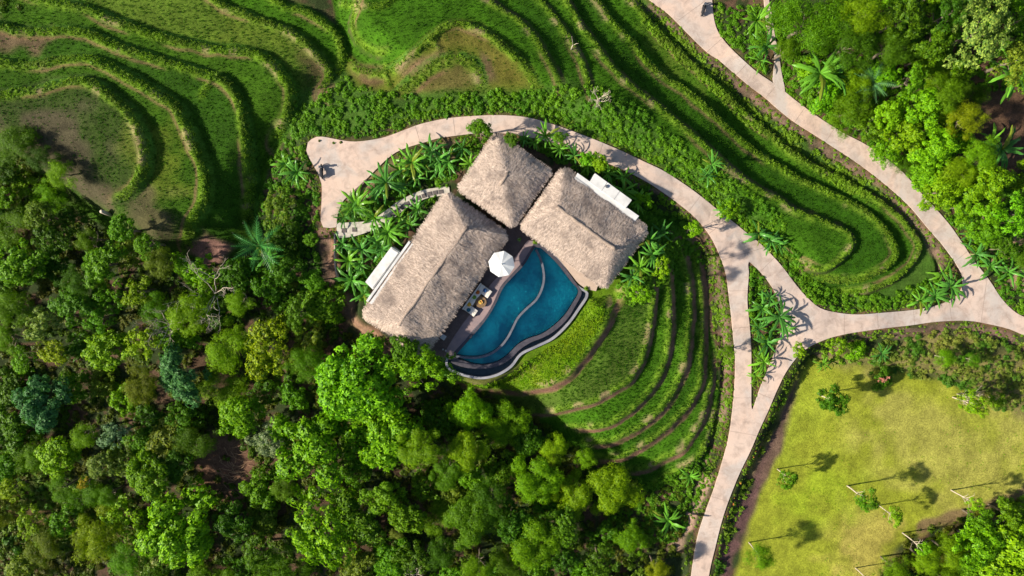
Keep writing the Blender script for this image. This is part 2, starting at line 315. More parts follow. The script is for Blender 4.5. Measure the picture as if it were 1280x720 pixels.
f = (soilm*np.clip(.9+(N3-.5), 0, 1))[..., None]; Cc = Cc*(1-f)+rgb((.16, .10, .075))*f
kk = np.exp(-((-rdist)/.35)**2)*(rdist < 0); kk = (np.clip(kk*(.3+N2*.9), 0, 1)*.6)[..., None]; Cc = Cc*(1-kk)+rgb((.20, .13, .06))*kk
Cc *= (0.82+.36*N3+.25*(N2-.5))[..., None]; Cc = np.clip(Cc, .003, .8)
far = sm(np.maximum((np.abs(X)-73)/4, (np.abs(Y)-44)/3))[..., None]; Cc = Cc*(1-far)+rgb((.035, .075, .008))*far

# ------------------------------------------------------------------ material helpers
def newmat(name):
    m = bpy.data.materials.new(name); m.use_nodes = True; nt = m.node_tree
    return m, nt, nt.nodes['Principled BSDF'], nt.nodes['Material Output']
def N(nt, t, **k):
    n = nt.nodes.new(t)
    for a, b in k.items(): setattr(n, a, b)
    return n
def L(nt, a, b): nt.links.new(a, b)
def mixrgb(nt, fac, a, b, blend='MIX'):
    n = N(nt, 'ShaderNodeMix', data_type='RGBA', blend_type=blend)
    for s, v in ((n.inputs[0], fac), (n.inputs[6], a), (n.inputs[7], b)):
        if hasattr(v, 'type') and hasattr(v, 'links'): L(nt, v, s)
        elif isinstance(v, (int, float)): s.default_value = v
        else: s.default_value = (*v, 1)
    return n.outputs[2]
def noise(nt, scale, detail=4, rough=.6, vec=None, dist=0):
    n = N(nt, 'ShaderNodeTexNoise'); n.inputs['Scale'].default_value = scale; n.inputs['Detail'].default_value = detail
    n.inputs['Roughness'].default_value = rough; n.inputs['Distortion'].default_value = dist
    if vec is None:
        g = N(nt, 'ShaderNodeNewGeometry'); vec = g.outputs['Position']
    L(nt, vec, n.inputs['Vector']); return n.outputs['Fac']
def ramp(nt, f, lo, hi, a=0., b=1.):
    n = N(nt, 'ShaderNodeMapRange'); L(nt, f, n.inputs[0]); n.inputs[1].default_value = lo; n.inputs[2].default_value = hi
    n.inputs[3].default_value = a; n.inputs[4].default_value = b; return n.outputs[0]
def bump(nt, bs, h, strength=.4, dist=.1):
    n = N(nt, 'ShaderNodeBump'); n.inputs['Strength'].default_value = strength; n.inputs['Distance'].default_value = dist
    L(nt, h, n.inputs['Height']); L(nt, n.outputs[0], bs.inputs['Normal'])
def mat_noisy(name, c1, c2, scale=3, rough=.8, bstr=.3, bscale=20, spec=.3, obj=False, metal=0):
    m, nt, bs, out = newmat(name)
    vec = None
    if obj: vec = N(nt, 'ShaderNodeTexCoord').outputs['Object']
    f = ramp(nt, noise(nt, scale, 6, .65, vec), .32, .68)
    L(nt, mixrgb(nt, f, c1, c2), bs.inputs['Base Color']); bs.inputs['Roughness'].default_value = rough
    bs.inputs['Specular IOR Level'].default_value = spec; bs.inputs['Metallic'].default_value = metal
    if bstr: bump(nt, bs, noise(nt, bscale, 4, .6, vec), bstr, .03)
    return m
def mat_leaf(name, c1, c2, c3=None, trans=.28, rough=.5, tint=False):
    m, nt, bs, out = newmat(name)
    g = N(nt, 'ShaderNodeNewGeometry'); r = g.outputs['Random Per Island']
    col = mixrgb(nt, r, c1, c2)
    if c3:
        f = ramp(nt, noise(nt, .35, 3, .5), .4, .62); col = mixrgb(nt, f, col, c3)
    if tint:
        oi = N(nt, 'ShaderNodeObjectInfo'); col = mixrgb(nt, 1.0, col, oi.outputs['Color'], 'MULTIPLY')
    L(nt, col, bs.inputs['Base Color']); bs.inputs['Roughness'].default_value = rough; bs.inputs['Specular IOR Level'].default_value = .15
    tr = N(nt, 'ShaderNodeBsdfTranslucent'); L(nt, mixrgb(nt, 1.0, col, (1.25, 1.35, .5), 'MULTIPLY'), tr.inputs[0])
    mx = N(nt, 'ShaderNodeMixShader'); mx.inputs[0].default_value = trans
    L(nt, bs.outputs[0], mx.inputs[1]); L(nt, tr.outputs[0], mx.inputs[2]); L(nt, mx.outputs[0], out.inputs[0])
    return m
M = {}
# ground
m, nt, bs, out = newmat('ground'); at = N(nt, 'ShaderNodeAttribute', attribute_name='col')
n1 = ramp(nt, noise(nt, 4.5, 5, .75), .3, .7, .55, 1.45); n2 = ramp(nt, noise(nt, .5, 4, .6), .3, .7, .82, 1.2)
mu = N(nt, 'ShaderNodeMath', operation='MULTIPLY'); L(nt, n1, mu.inputs[0]); L(nt, n2, mu.inputs[1])
cb = N(nt, 'ShaderNodeCombineColor'); [L(nt, mu.outputs[0], cb.inputs[i]) for i in range(3)]
L(nt, mixrgb(nt, 1.0, at.outputs['Color'], cb.outputs[0], 'MULTIPLY'), bs.inputs['Base Color'])
bs.inputs['Roughness'].default_value = .95; bs.inputs['Specular IOR Level'].default_value = .1
bump(nt, bs, noise(nt, 5, 6, .8), .6, .16); M['ground'] = m
# road concrete
m, nt, bs, out = newmat('road_concrete')
f = ramp(nt, noise(nt, .16, 5, .6), .35, .65); c = mixrgb(nt, f, (.58, .42, .335), (.52, .41, .35))
f = ramp(nt, noise(nt, .11, 4, .6, dist=1.0), .50, .62, 0, .8); c = mixrgb(nt, f, c, (.43, .385, .355))
f = ramp(nt, noise(nt, .8, 6, .7, dist=.5), .45, .72); c = mixrgb(nt, f, c, (.33, .25, .21))
f = ramp(nt, noise(nt, 6, 5, .8), .56, .74, 0, .75); c = mixrgb(nt, f, c, (.38, .285, .245))
f = ramp(nt, noise(nt, 2.2, 5, .7), .62, .72, 0, .5); c = mixrgb(nt, f, c, (.62, .52, .45))
L(nt, c, bs.inputs['Base Color']); bs.inputs['Roughness'].default_value = .9; bs.inputs['Specular IOR Level'].default_value = .2
bump(nt, bs, noise(nt, 14, 5, .7), .3, .03); M['road'] = m
M['leaf'] = mat_leaf('crown_leaf', (.045, .15, .002), (.23, .45, .006), tint=True)
M['leaf_fine'] = mat_leaf('fine_leaf', (.07, .18, .002), (.21, .39, .004), tint=True, trans=.35)
M['shrub'] = mat_leaf('shrub_leaf', (.065, .17, .006), (.17, .36, .010), (.07, .20, .008))
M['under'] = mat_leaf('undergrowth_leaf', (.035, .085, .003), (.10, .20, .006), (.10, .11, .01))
M['rice'] = mat_leaf('rice_blade', (.028, .095, .003), (.062, .165, .005), (.034, .115, .004), trans=.3)
M['crestg'] = mat_leaf('crest_grass_blade', (.11, .25, .012), (.24, .40, .02), (.15, .24, .02), trans=.35)
M['garden'] = mat_leaf('garden_grass_blade', (.11, .26, .004), (.21, .42, .006), (.24, .34, .008), trans=.3)
M['dry'] = mat_leaf('dry_shrub_leaf', (.13, .20, .02), (.27, .26, .05), (.06, .16, .01))
M['banana'] = mat_leaf('banana_leaf', (.055, .19, .03), (.12, .33, .035), tint=True, trans=.25, rough=.32)
M['flower'] = mat_leaf('flower', (.6, .12, .05), (.75, .45, .08))
M['bark'] = mat_noisy('bark', (.10, .075, .05), (.20, .165, .12), 6, .9, .5, 25)
M['pale_bark'] = mat_noisy('pale_bark', (.36, .29, .21), (.60, .52, .42), 5, .85, .4, 20)
m, nt, bs, out = newmat('thatch')
tc = N(nt, 'ShaderNodeTexCoord')
f = ramp(nt, noise(nt, .32, 5, .65), .45, .75); c = mixrgb(nt, f, (.47, .365, .295), (.26, .205, .175))
f = ramp(nt, noise(nt, 5, 6, .85), .35, .68); c = mixrgb(nt, f, c, (.19, .145, .12))
f = ramp(nt, noise(nt, 2.0, 5, .7), .6, .7, 0, .6); c = mixrgb(nt, f, c, (.66, .53, .43))
L(nt, c, bs.inputs['Base Color']); bs.inputs['Roughness'].default_value = .95; bs.inputs['Specular IOR Level'].default_value = .1
bump(nt, bs, noise(nt, 8, 6, .85), .9, .12); M['thatch'] = m
m, nt, bs, out = newmat('straw')
g = N(nt, 'ShaderNodeNewGeometry'); c = mixrgb(nt, g.outputs['Random Per Island'], (.28, .21, .17), (.74, .59, .49))
f = ramp(nt, noise(nt, .35, 5, .65), .50, .62, 0, .6); c = mixrgb(nt, f, c, (.17, .13, .115))
L(nt, c, bs.inputs['Base Color']); bs.inputs['Roughness'].default_value = .9; M['straw'] = m
M['white'] = mat_noisy('white_render', (.62, .61, .60), (.47, .46, .45), .9, .7, .15, 8)
M['whitecloth'] = mat_noisy('white_canvas', (.70, .70, .69), (.64, .64, .63), 3, .9, .1, 30)
M['cream'] = mat_noisy('cream_cushion', (.80, .72, .62), (.72, .63, .54), 4, .9, .15, 30)
M['wall'] = mat_noisy('mud_wall', (.32, .22, .15), (.24, .17, .12), 2, .9, .3, 8)
M['deck'] = mat_noisy('deck_wood', (.105, .070, .062), (.17, .115, .10), 1.6, .6, .3, 14)
M['coping'] = mat_noisy('coping_stone', (.30, .21, .20), (.20, .155, .165), 1.2, .7, .3, 12)
M['purple'] = mat_noisy('pool_edge_stone', (.042, .040, .052), (.08, .07, .085), 2, .5, .3, 14)
M['rimwhite'] = mat_noisy('pool_rim_plaster', (.34, .33, .35), (.17, .17, .20), .35, .6, .2, 12)
M['sand'] = mat_noisy('plaster_floor', (.50, .38, .30), (.40, .30, .24), 1.5, .8, .2, 10)
M['stone'] = mat_noisy('step_stone', (.55, .50, .43), (.36, .32, .27), 2.5, .9, .5, 9)
M['paver'] = mat_noisy('dark_paver', (.075, .062, .060), (.13, .11, .105), 4, .8, .4, 14)
M['wicker'] = mat_noisy('wicker', (.24, .15, .075), (.12, .07, .035), 9, .7, .5, 40)
M['black'] = mat_noisy('black_plastic', (.015, .016, .02), (.03, .03, .035), 5, .7, .1, 30)
M['metal'] = mat_noisy('grey_metal', (.25, .25, .26), (.35, .35, .36), 8, .35, .1, 30, metal=.8)
M['rubber'] = mat_noisy('tyre_rubber', (.02, .02, .02), (.035, .035, .035), 8, .8, .2, 30)
for nm, cc in (('blue', (.02, .09, .26)), ('orange', (.62, .17, .03)), ('green', (.16, .32, .03)), ('yellow', (.70, .38, .03)), ('teal', (.015, .12, .18)), ('red', (.5, .05, .03)), ('gold', (.72, .45, .12))):
    M[nm] = mat_noisy(nm+'_fabric', cc, tuple(v*.7 for v in cc), 8, .8, .1, 30)
# pool tiles and water
m, nt, bs, out = newmat('pool_tile')
f = ramp(nt, noise(nt, .22, 4, .6), .38, .62); c = mixrgb(nt, f, (.002, .34, .46), (.04, .99, .97))  # shaded blue and sunlit turquoise of the water, put into the tile colour
f = ramp(nt, noise(nt, 5, 4, .8), .62, .74, 0, .7); c = mixrgb(nt, f, c, (.10, .55, .62))
L(nt, c, bs.inputs['Base Color']); bs.inputs['Roughness'].default_value = .5; M['tile'] = m
m, nt, bs, out = newmat('pool_water'); nt.nodes.remove(bs)
tr = N(nt, 'ShaderNodeBsdfTransparent'); tr.inputs[0].default_value = (.76, .99, 1.0, 1)
gl = N(nt, 'ShaderNodeBsdfGlossy'); gl.inputs['Roughness'].default_value = .06
fr = N(nt, 'ShaderNodeFresnel'); fr.inputs[0].default_value = 1.33
bp = N(nt, 'ShaderNodeBump'); bp.inputs['Strength'].default_value = .7; bp.inputs['Distance'].default_value = .1
L(nt, noise(nt, 3.5, 3, .6), bp.inputs['Height']); L(nt, bp.outputs[0], gl.inputs['Normal']); L(nt, bp.outputs[0], fr.inputs['Normal'])
mx = N(nt, 'ShaderNodeMixShader'); L(nt, fr.outputs[0], mx.inputs[0]); L(nt, tr.outputs[0], mx.inputs[1]); L(nt, gl.outputs[0], mx.inputs[2]); L(nt, mx.outputs[0], out.inputs[0])
M['water'] = m

# ------------------------------------------------------------------ object helpers
def mesh(name, V, F, mat, smooth=False):
    me = bpy.data.meshes.new(name); V = np.asarray(V, np.float32)
    if isinstance(F, np.ndarray):
        n, k = F.shape
        me.vertices.add(len(V)); me.vertices.foreach_set('co', V.ravel())
        me.loops.add(n*k); me.loops.foreach_set('vertex_index', F.astype(np.int32).ravel())
        me.polygons.add(n); me.polygons.foreach_set('loop_start', np.arange(0, n*k, k, dtype=np.int32))
        try: me.polygons.foreach_set('loop_total', np.full(n, k, np.int32))
        except Exception: pass
        me.update(calc_edges=True)
    else: me.from_pydata([tuple(map(float, v)) for v in V], [], F); me.update()
    if mat is not None: me.materials.append(mat)
    if smooth: me.polygons.foreach_set('use_smooth', [True]*len(me.polygons))
    return me
def link(name, me, parent=None, loc=(0, 0, 0), rot=(0, 0, 0), scl=(1, 1, 1)):
    o = bpy.data.objects.new(name, me); COL.objects.link(o); o.location = loc; o.rotation_euler = rot; o.scale = scl
    if parent is not None: o.parent = parent
    return o
def tag(o, label=None, cat=None, group=None, kind=None):
    for k, v in (('label', label), ('category', cat), ('group', group), ('kind', kind)):
        if v: o[k] = v
    return o
def empty(name, loc, label, cat, group=None, rz=0):
    o = bpy.data.objects.new(name, None); COL.objects.link(o); o.location = loc; o.rotation_euler = (0, 0, rz)
    o.empty_display_size = .3; return tag(o, label, cat, group)
class MB:
    def __init__(s): s.v = []; s.f = []
    def add(s, V, F):
        k = len(s.v); s.v += [tuple(map(float, v)) for v in V]; s.f += [tuple(i+k for i in f) for f in F]
    def box(s, c, d, rz=0, bev=0, mtx=None):
        bm = bmesh.new(); bmesh.ops.create_cube(bm, size=1)
        for v in bm.verts: v.co = Vector((v.co.x*d[0], v.co.y*d[1], v.co.z*d[2]))
        if bev: bmesh.ops.bevel(bm, geom=bm.edges[:], offset=bev, segments=2, affect='EDGES', profile=.5)
        R = Matrix.Translation(c) @ Matrix.Rotation(rz, 4, 'Z')
        if mtx: R = Matrix.Translation(c) @ mtx
        s.add([R @ v.co for v in bm.verts], [[v.index for v in f.verts] for f in bm.faces]); bm.free(); return s
    def tube(s, pts, rad, n=6):
        pts = [Vector(p) for p in pts]; rad = rad if hasattr(rad, '__len__') else [rad]*len(pts); V = []; F = []
        for i, p in enumerate(pts):
            d = (pts[min(i+1, len(pts)-1)]-pts[max(i-1, 0)]).normalized()
            a = d.cross(Vector((.3, .9, .2))).normalized(); b = d.cross(a)
            V += [p+(a*math.cos(2*PI*j/n)+b*math.sin(2*PI*j/n))*rad[i] for j in range(n)]
        for i in range(len(pts)-1): F += [(i*n+j, i*n+(j+1) % n, (i+1)*n+(j+1) % n, (i+1)*n+j) for j in range(n)]
        F += [tuple(range(n))[::-1], tuple(range((len(pts)-1)*n, len(pts)*n))]
        s.add(V, F); return s
    def ball(s, c, r, seg=10, squash=(1, 1, 1)):
        bm = bmesh.new(); bmesh.ops.create_icosphere(bm, subdivisions=2, radius=1)
        s.add([(c[0]+v.co.x*r*squash[0], c[1]+v.co.y*r*squash[1], c[2]+v.co.z*r*squash[2]) for v in bm.verts], [[v.index for v in f.verts] for f in bm.faces]); bm.free(); return s
    def lathe(s, c, prof, n=20):
        V = [(c[0]+r*math.cos(2*PI*j/n), c[1]+r*math.sin(2*PI*j/n), c[2]+z) for r, z in prof for j in range(n)]
        F = [(i*n+j, i*n+(j+1) % n, (i+1)*n+(j+1) % n, (i+1)*n+j) for i in range(len(prof)-1) for j in range(n)]
        F += [tuple(range(n))[::-1], tuple(range((len(prof)-1)*n, len(prof)*n))]; s.add(V, F); return s
    def build(s, name, mat, parent=None, smooth=False, **k): return link(name, mesh(name, s.v, s.f, mat, smooth), parent, **k)
def sheet(name, outline, zf, mat, thick=.3, holes=(), step=1.0, parent=None, smooth=False, fixed_bottom=None, holes_skirt=True):
    """a solid slab with the given outline, its top following zf"""
    outline = np.asarray(outline); pts = [Vector(map(float, p)) for p in outline]; n = len(pts)
    edges = [(i, (i+1) % n) for i in range(n)]; loops = [list(range(n))]
    for h in holes:
        k = len(pts); pts += [Vector(map(float, p)) for p in h]; edges += [(k+i, k+(i+1) % len(h)) for i in range(len(h))]; loops.append(list(range(k, k+len(h))))
    nb = len(pts)
    if step:
        x0, y0 = outline.min(0); x1, y1 = outline.max(0)
        gx, gy = np.meshgrid(np.arange(x0+step/2, x1, step), np.arange(y0+step/2, y1, step)); gx = gx.ravel(); gy = gy.ravel()
        gx = gx+rng.uniform(-.2, .2, gx.shape)*step; gy = gy+rng.uniform(-.2, .2, gy.shape)*step
        ok = inside(gx, gy, outline) & (dseg(gx, gy, np.vstack([outline, outline[:1]])) > step*.4)
        for h in holes: ok &= ~inside(gx, gy, h) & (dseg(gx, gy, np.vstack([h, h[:1]])) > step*.4)
        pts += [Vector((float(a), float(b))) for a, b in zip(gx[ok], gy[ok])]
    r = delaunay_2d_cdt(pts, edges, [], 0, 1e-5)
    V2 = np.array([tuple(v) for v in r[0]]); T = np.array([f for f in r[2] if len(f) == 3])
    c = V2[T].mean(1); ok = inside(c[:, 0], c[:, 1], outline)
    for h in holes: ok &= ~inside(c[:, 0], c[:, 1], np.asarray(h))
    T = T[ok]
    a = V2[T[:, 1]]-V2[T[:, 0]]; b = V2[T[:, 2]]-V2[T[:, 0]]; fl = (a[:, 0]*b[:, 1]-a[:, 1]*b[:, 0]) < 0; T[fl] = T[fl][:, ::-1]
    z = zf(V2[:, 0], V2[:, 1]) if callable(zf) else np.full(len(V2), float(zf))
    V = np.column_stack([V2, z]).tolist(); F = [tuple(t) for t in T.tolist()]
    mp = {}
    for i, orig in enumerate(r[3]):
        for q in orig: mp[q] = i
    if thick:
        for lp in loops:
            ids = [mp[i] for i in lp]; k = len(V)
            for i in ids: V.append([V[i][0], V[i][1], (fixed_bottom if fixed_bottom is not None else V[i][2]-thick)])
            nn = len(ids)
            for j in range(nn):
                q = (ids[j], ids[(j+1) % nn], k+(j+1) % nn, k+j); F.append(q)
    me = mesh(name, V, F, mat)
    bm = bmesh.new(); bm.from_mesh(me); bmesh.ops.recalc_face_normals(bm, faces=bm.faces[:])
    up = sum(f.normal.z for f in bm.faces)
    if up < 0: bmesh.ops.reverse_faces(bm, faces=bm.faces[:])
    bm.to_mesh(me); bm.free()
    return link(name, me, parent)
def offset_ribbon(line, wd):
    line = np.asarray(line); t = np.gradient(line, axis=0); t /= np.linalg.norm(t, axis=1)[:, None]+1e-9; n = np.column_stack([-t[:, 1], t[:, 0]])
    ww = wd if hasattr(wd, '__len__') else np.full(len(line), wd/2)
    return np.vstack([line+n*np.asarray(ww)[:, None], (line-n*np.asarray(ww)[:, None])[::-1]])

# ------------------------------------------------------------------ ground sheet
ny, nx = X.shape
idx = np.arange(nx*ny).reshape(ny, nx)
F = np.column_stack([idx[:-1, :-1].ravel(), idx[:-1, 1:].ravel(), idx[1:, 1:].ravel(), idx[1:, :-1].ravel()])
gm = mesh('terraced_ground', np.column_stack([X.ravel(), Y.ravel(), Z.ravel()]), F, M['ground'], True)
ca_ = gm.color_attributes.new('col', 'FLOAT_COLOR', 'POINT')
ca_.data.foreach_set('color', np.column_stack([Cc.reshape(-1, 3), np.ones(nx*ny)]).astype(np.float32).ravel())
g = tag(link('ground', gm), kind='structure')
# roads
zt = lambda x, y: zroad(x, y)+.05
tag(sheet('road', road_w, zt, M['road'], .35, (island_w,), 1.0), kind='structure')
tag(sheet('path', path_w, lambda x, y: zroad(x, y)+.056, M['road'], .3, (), .8), kind='structure')

CL = [[(402,270),(410,230),(440,190),(500,175),(560,160),(640,156),(720,178),(800,208),(860,244),(900,280),(922,325),(924,400),(928,470),(925,530),(905,610),(875,700),(868,760)],[(925,310),(960,330),(985,370),(1010,400),(1060,405),(1150,396),(1240,385),(1290,405)],[(990,415),(975,450),(955,500),(935,540)],[(850,-20),(900,50),(970,118),(1050,175),(1120,228),(1190,300),(1225,345),(1240,385)]]
jv = []; jf = []
for cl in CL:
    c_ = spline(PL(cl, -2), .5); tn = np.gradient(c_, axis=0); tn /= np.linalg.norm(tn, axis=1)[:, None]
    for i in range(8, len(c_)-6, 9):
        p0 = c_[i]; nn = np.array([-tn[i][1], tn[i][0]]); e_ = []
        for sg in (1, -1):
            k_ = 0.0
            while k_ < 4.5 and float(bil(rdist, p0[0]+nn[0]*sg*(k_+.15), p0[1]+nn[1]*sg*(k_+.15))) > 0: k_ += .12
            e_.append(k_-.1)
        if min(e_) < .6 or max(e_) > 4.2: continue
        ns = 8; wd_ = tn[i]*.022; k0 = len(jv)
        for j in range(ns+1):
            q_ = p0+nn*(e_[0]+(-e_[1]-e_[0])*j/ns)+tn[i]*rng.uniform(-.02, .02); z_ = float(zroad(*q_))+.056
            jv += [(*(q_-wd_), z_), (*(q_+wd_), z_)]
        jf += [(k0+2*j, k0+2*j+1, k0+2*j+3, k0+2*j+2) for j in range(ns)]
tag(link('road_joints', mesh('road_joints', jv, jf, mat_noisy('joint_dirt', (.34, .25, .21), (.22, .165, .14), 3, .9))), kind='structure')
# ------------------------------------------------------------------ plants: prototypes
def leaf_quads(C, Nn, size, r, aspect=.5, fold=.0):
    """one diamond leaf per centre, lying across its normal, random heading"""
    n = len(C); a = r.normal(size=(n, 3)); t = np.cross(Nn, a); t /= np.linalg.norm(t, axis=1)[:, None]+1e-9; b = np.cross(Nn, t)
    s = (size*(.65+.7*r.random(n)))[:, None]
    V = np.stack([C-t*s*.5, C+b*s*aspect*.5-t*s*.02, C+t*s*.5-Nn*s*.12, C-b*s*aspect*.5-t*s*.02], 1).reshape(-1, 3)
    return V, np.arange(4*n).reshape(n, 4)
def rosettes(C, Nn, size, r, k=6, aspect=.45, droop=.35):
    """k leaves fanned round every centre"""
    n = len(C); a = r.normal(size=(n, 3)); t = np.cross(Nn, a); t /= np.linalg.norm(t, axis=1)[:, None]+1e-9; b = np.cross(Nn, t)
    Vs = []
    for j in range(k):
        an = 2*PI*j/k+r.random(n)*.8; s = size*(.6+.7*r.random(n))[:, None]
        d = t*np.cos(an)[:, None]+b*np.sin(an)[:, None]; e = -t*np.sin(an)[:, None]+b*np.cos(an)[:, None]
        lift = Nn*(r.normal(size=n)*.25+.15)[:, None]
        d2 = d+lift
        Vs.append(np.stack([C, C+d2*s*.55+e*s*aspect*.5, C+d2*s-Nn*s*droop, C+d2*s*.55-e*s*aspect*.5], 1))
    V = np.stack(Vs, 1).reshape(-1, 3); return V, np.arange(len(V)).reshape(-1, 4)
def crown_mesh(kind, seed):
    r = np.random.default_rng(seed); nl = {'broad': 30, 'fine': 22, 'lobed': 34, 'loose': 28, 'plume': 18}[kind]
    # lobes over a dome of radius 1 (z up)
    L_ = [];
    for i in range(nl):
        th = 2*PI*r.random(); rr = math.sqrt(r.random())*.80; zz = math.sqrt(max(0, 1-rr*rr))*(.55+.2*r.random())-.15
        lr = {'broad': .22, 'fine': .27, 'lobed': .17, 'loose': .19, 'plume': .25}[kind]*(.5+.95*r.random()**1.3)
        L_.append((rr*math.cos(th)*(1+.2*r.normal()), rr*math.sin(th), zz+r.normal()*.08, lr))
    for i in range(nl//3):
        th = 2*PI*r.random(); rr = .6+.45*r.random(); L_.append((rr*math.cos(th), rr*math.sin(th), -.15+.3*r.random(), .1+.12*r.random()))
    C = []; Nn = []
    per = {'broad': 46, 'fine': 110, 'lobed': 36, 'loose': 36, 'plume': 150}[kind]
    for (x, y, z, lr) in L_:
        k = int(per*(lr/.22)**2); d = r.normal(size=(k, 3)); d[:, 2] = np.abs(d[:, 2])*1.1-.35*r.random(k); d /= np.linalg.norm(d, axis=1)[:, None]
        sh = (.35+1.0*r.random(k)) if kind in ('plume', 'fine') else (.7+.5*r.random(k))
        C.append(np.array([x, y, z])+d*lr*sh[:, None]*np.array([1.1, 1.1, .85])); Nn.append(d+r.normal(size=(k, 3))*.35+np.array([0, 0, .45]))
    C = np.vstack(C); Nn = np.vstack(Nn); Nn /= np.linalg.norm(Nn, axis=1)[:, None]
    if kind in ('fine', 'plume'):
        V, F = rosettes(C, Nn, .115 if kind == 'plume' else .078, r, 4, .17, .55)
    elif kind == 'lobed': V, F = rosettes(C, Nn, .075, r, 6, .5, .3)
    elif kind == 'loose': V, F = rosettes(C, Nn, .09, r, 5, .45, .3)
    else: V, F = rosettes(C, Nn, .088, r, 6, .5, .3)
    return mesh('crown_'+kind, V, F, M['leaf_fine' if kind in ('fine', 'plume') else 'leaf'])
def trunk_mesh(seed, pale=False, slim=False):
    """trunk of height 1 (scaled per tree) with limbs reaching into the crown"""
    r = random.Random(seed); b = MB(); R0 = .019 if slim else .036
    b.tube([(0, 0, -.12), (.01, .0, .2), (r.uniform(-.03, .03), r.uniform(-.03, .03), .45), (r.uniform(-.05, .05), r.uniform(-.05, .05), .72)], [R0*1.3, R0, R0*.8, R0*.5], 7)
    for i in range(7):
        a = 2*PI*i/7+r.random(); z0 = .38+.3*r.random(); L1 = .13+.09*r.random()
        b.tube([(0, 0, z0), (math.cos(a)*L1*.5, math.sin(a)*L1*.5, z0+.1), (math.cos(a)*L1, math.sin(a)*L1, z0+.17), (math.cos(a+.3)*L1*1.35, math.sin(a+.3)*L1*1.35, z0+.2)], [R0*.45, R0*.32, R0*.22, R0*.1], 5)
    return mesh('trunk', b.v, b.f, M['pale_bark' if pale else 'bark'], True)
CROWNS = {k: [crown_mesh(k, 100+i*7+len(k)) for i in range(4)] for k in ('broad', 'fine', 'lobed', 'loose', 'plume')}
TRUNKS = [trunk_mesh(i) for i in range(3)]; PTRUNK = [trunk_mesh(10+i, True, True) for i in range(2)]

# ------------------------------------------------------------------ trees
HUE = {'bright': ((.95, 1.05, .8), 'bright green'), 'mid': ((.62, .78, .9), 'mid green'), 'dark': ((.42, .55, .9), 'dark green'), 'yellow': ((1.25, 1.0, .9), 'yellow-green'),
       'blue': ((.45, .62, 12), 'bluish green'), 'grey': ((1.0, .80, 26), 'grey-green'), 'olive': ((.85, .68, 3), 'olive green'), 'pale': ((1.05, .82, 9), 'pale olive'),
       'ochre': ((2.2, .95, 2.0), 'ochre'), 'deep': ((.30, .42, .8), 'deep green'), 'lime': ((1.12, 1.22, .9), 'lime green'), 'fresh': ((.85, 1.15, 1.1), 'fresh green')}
KW = {'broad': 'broadleaf tree', 'fine': 'feathery tree', 'lobed': 'clumpy tree', 'loose': 'loose open tree', 'plume': 'bamboo clump'}
LANDMARKS = [((545,340),'long left thatched roof'),((632,222),'square thatched roof'),((735,285),'right thatched roof'),((630,400),'blue pool'),((400,200),'concrete turning area'),((120,180),'brown paddy basin'),((262,310),'pinkish bare earth'),
 ((285,585),'brown brush clearing'),((20,640),'lower left corner clearing'),((440,485),'biggest bright crown by the pool'),((260,365),'leafless white-branched tree'),((1104,476),'pink-topped lawn bush'),((1100,640),'lawn tree row'),
 ((1010,95),'pair of big banana clumps'),((960,50),'narrow side path'),((1255,150),'red-brown clearing'),((1203,350),'right road junction'),((985,420),'middle road junction'),((940,400),'triangular road island'),((1230,35),'large pale olive crown'),
 ((800,600),'lowest curved terraces'),((875,680),'bottom end of the road'),((1155,200),'outer road'),((225,665),'large bright crown near bottom left'),((400,670),'large lit crown at bottom'),((0,420),'left picture edge'),((640,719),'bottom picture edge'),((1279,250),'right picture edge'),((142,545),'grey-green crown')]
used_labels = set()
def where(px, py, first=0):
    ls = sorted(LANDMARKS, key=lambda l: math.hypot(l[0][0]-px, l[0][1]-py))
    out = []
    for l in ls[:7]:
        dx, dy = px-l[0][0], py-l[0][1]
        if math.hypot(dx, dy) < 9: continue
        if abs(dx) > abs(dy)*2: s = 'right of' if dx > 0 else 'left of'
        elif abs(dy) > abs(dx)*2: s = 'below' if dy > 0 else 'above'
        else: s = ('lower ' if dy > 0 else 'upper ')+('right' if dx > 0 else 'left')+' of'
        out.append(s+' the '+l[1])
    return out
def unique(base, px, py):
    for s in where(px, py):
        l = f'{base} {s}'
        if l not in used_labels and len(l.split()) <= 16: used_labels.add(l); return l
    for s in where(px, py):
        for extra in ('second', 'third', 'fourth', 'fifth', 'sixth', 'seventh', 'eighth', 'ninth'):
            l = f'{extra} {base} {s}'
            if l not in used_labels and len(l.split()) <= 16: used_labels.add(l); return l
    l = f'{base} at about {int(px/12.8)} percent across, {int(py/7.2)} percent down'; used_labels.add(l); return l
TREES = []   # placed crowns for spacing, in photo px
ti = 0
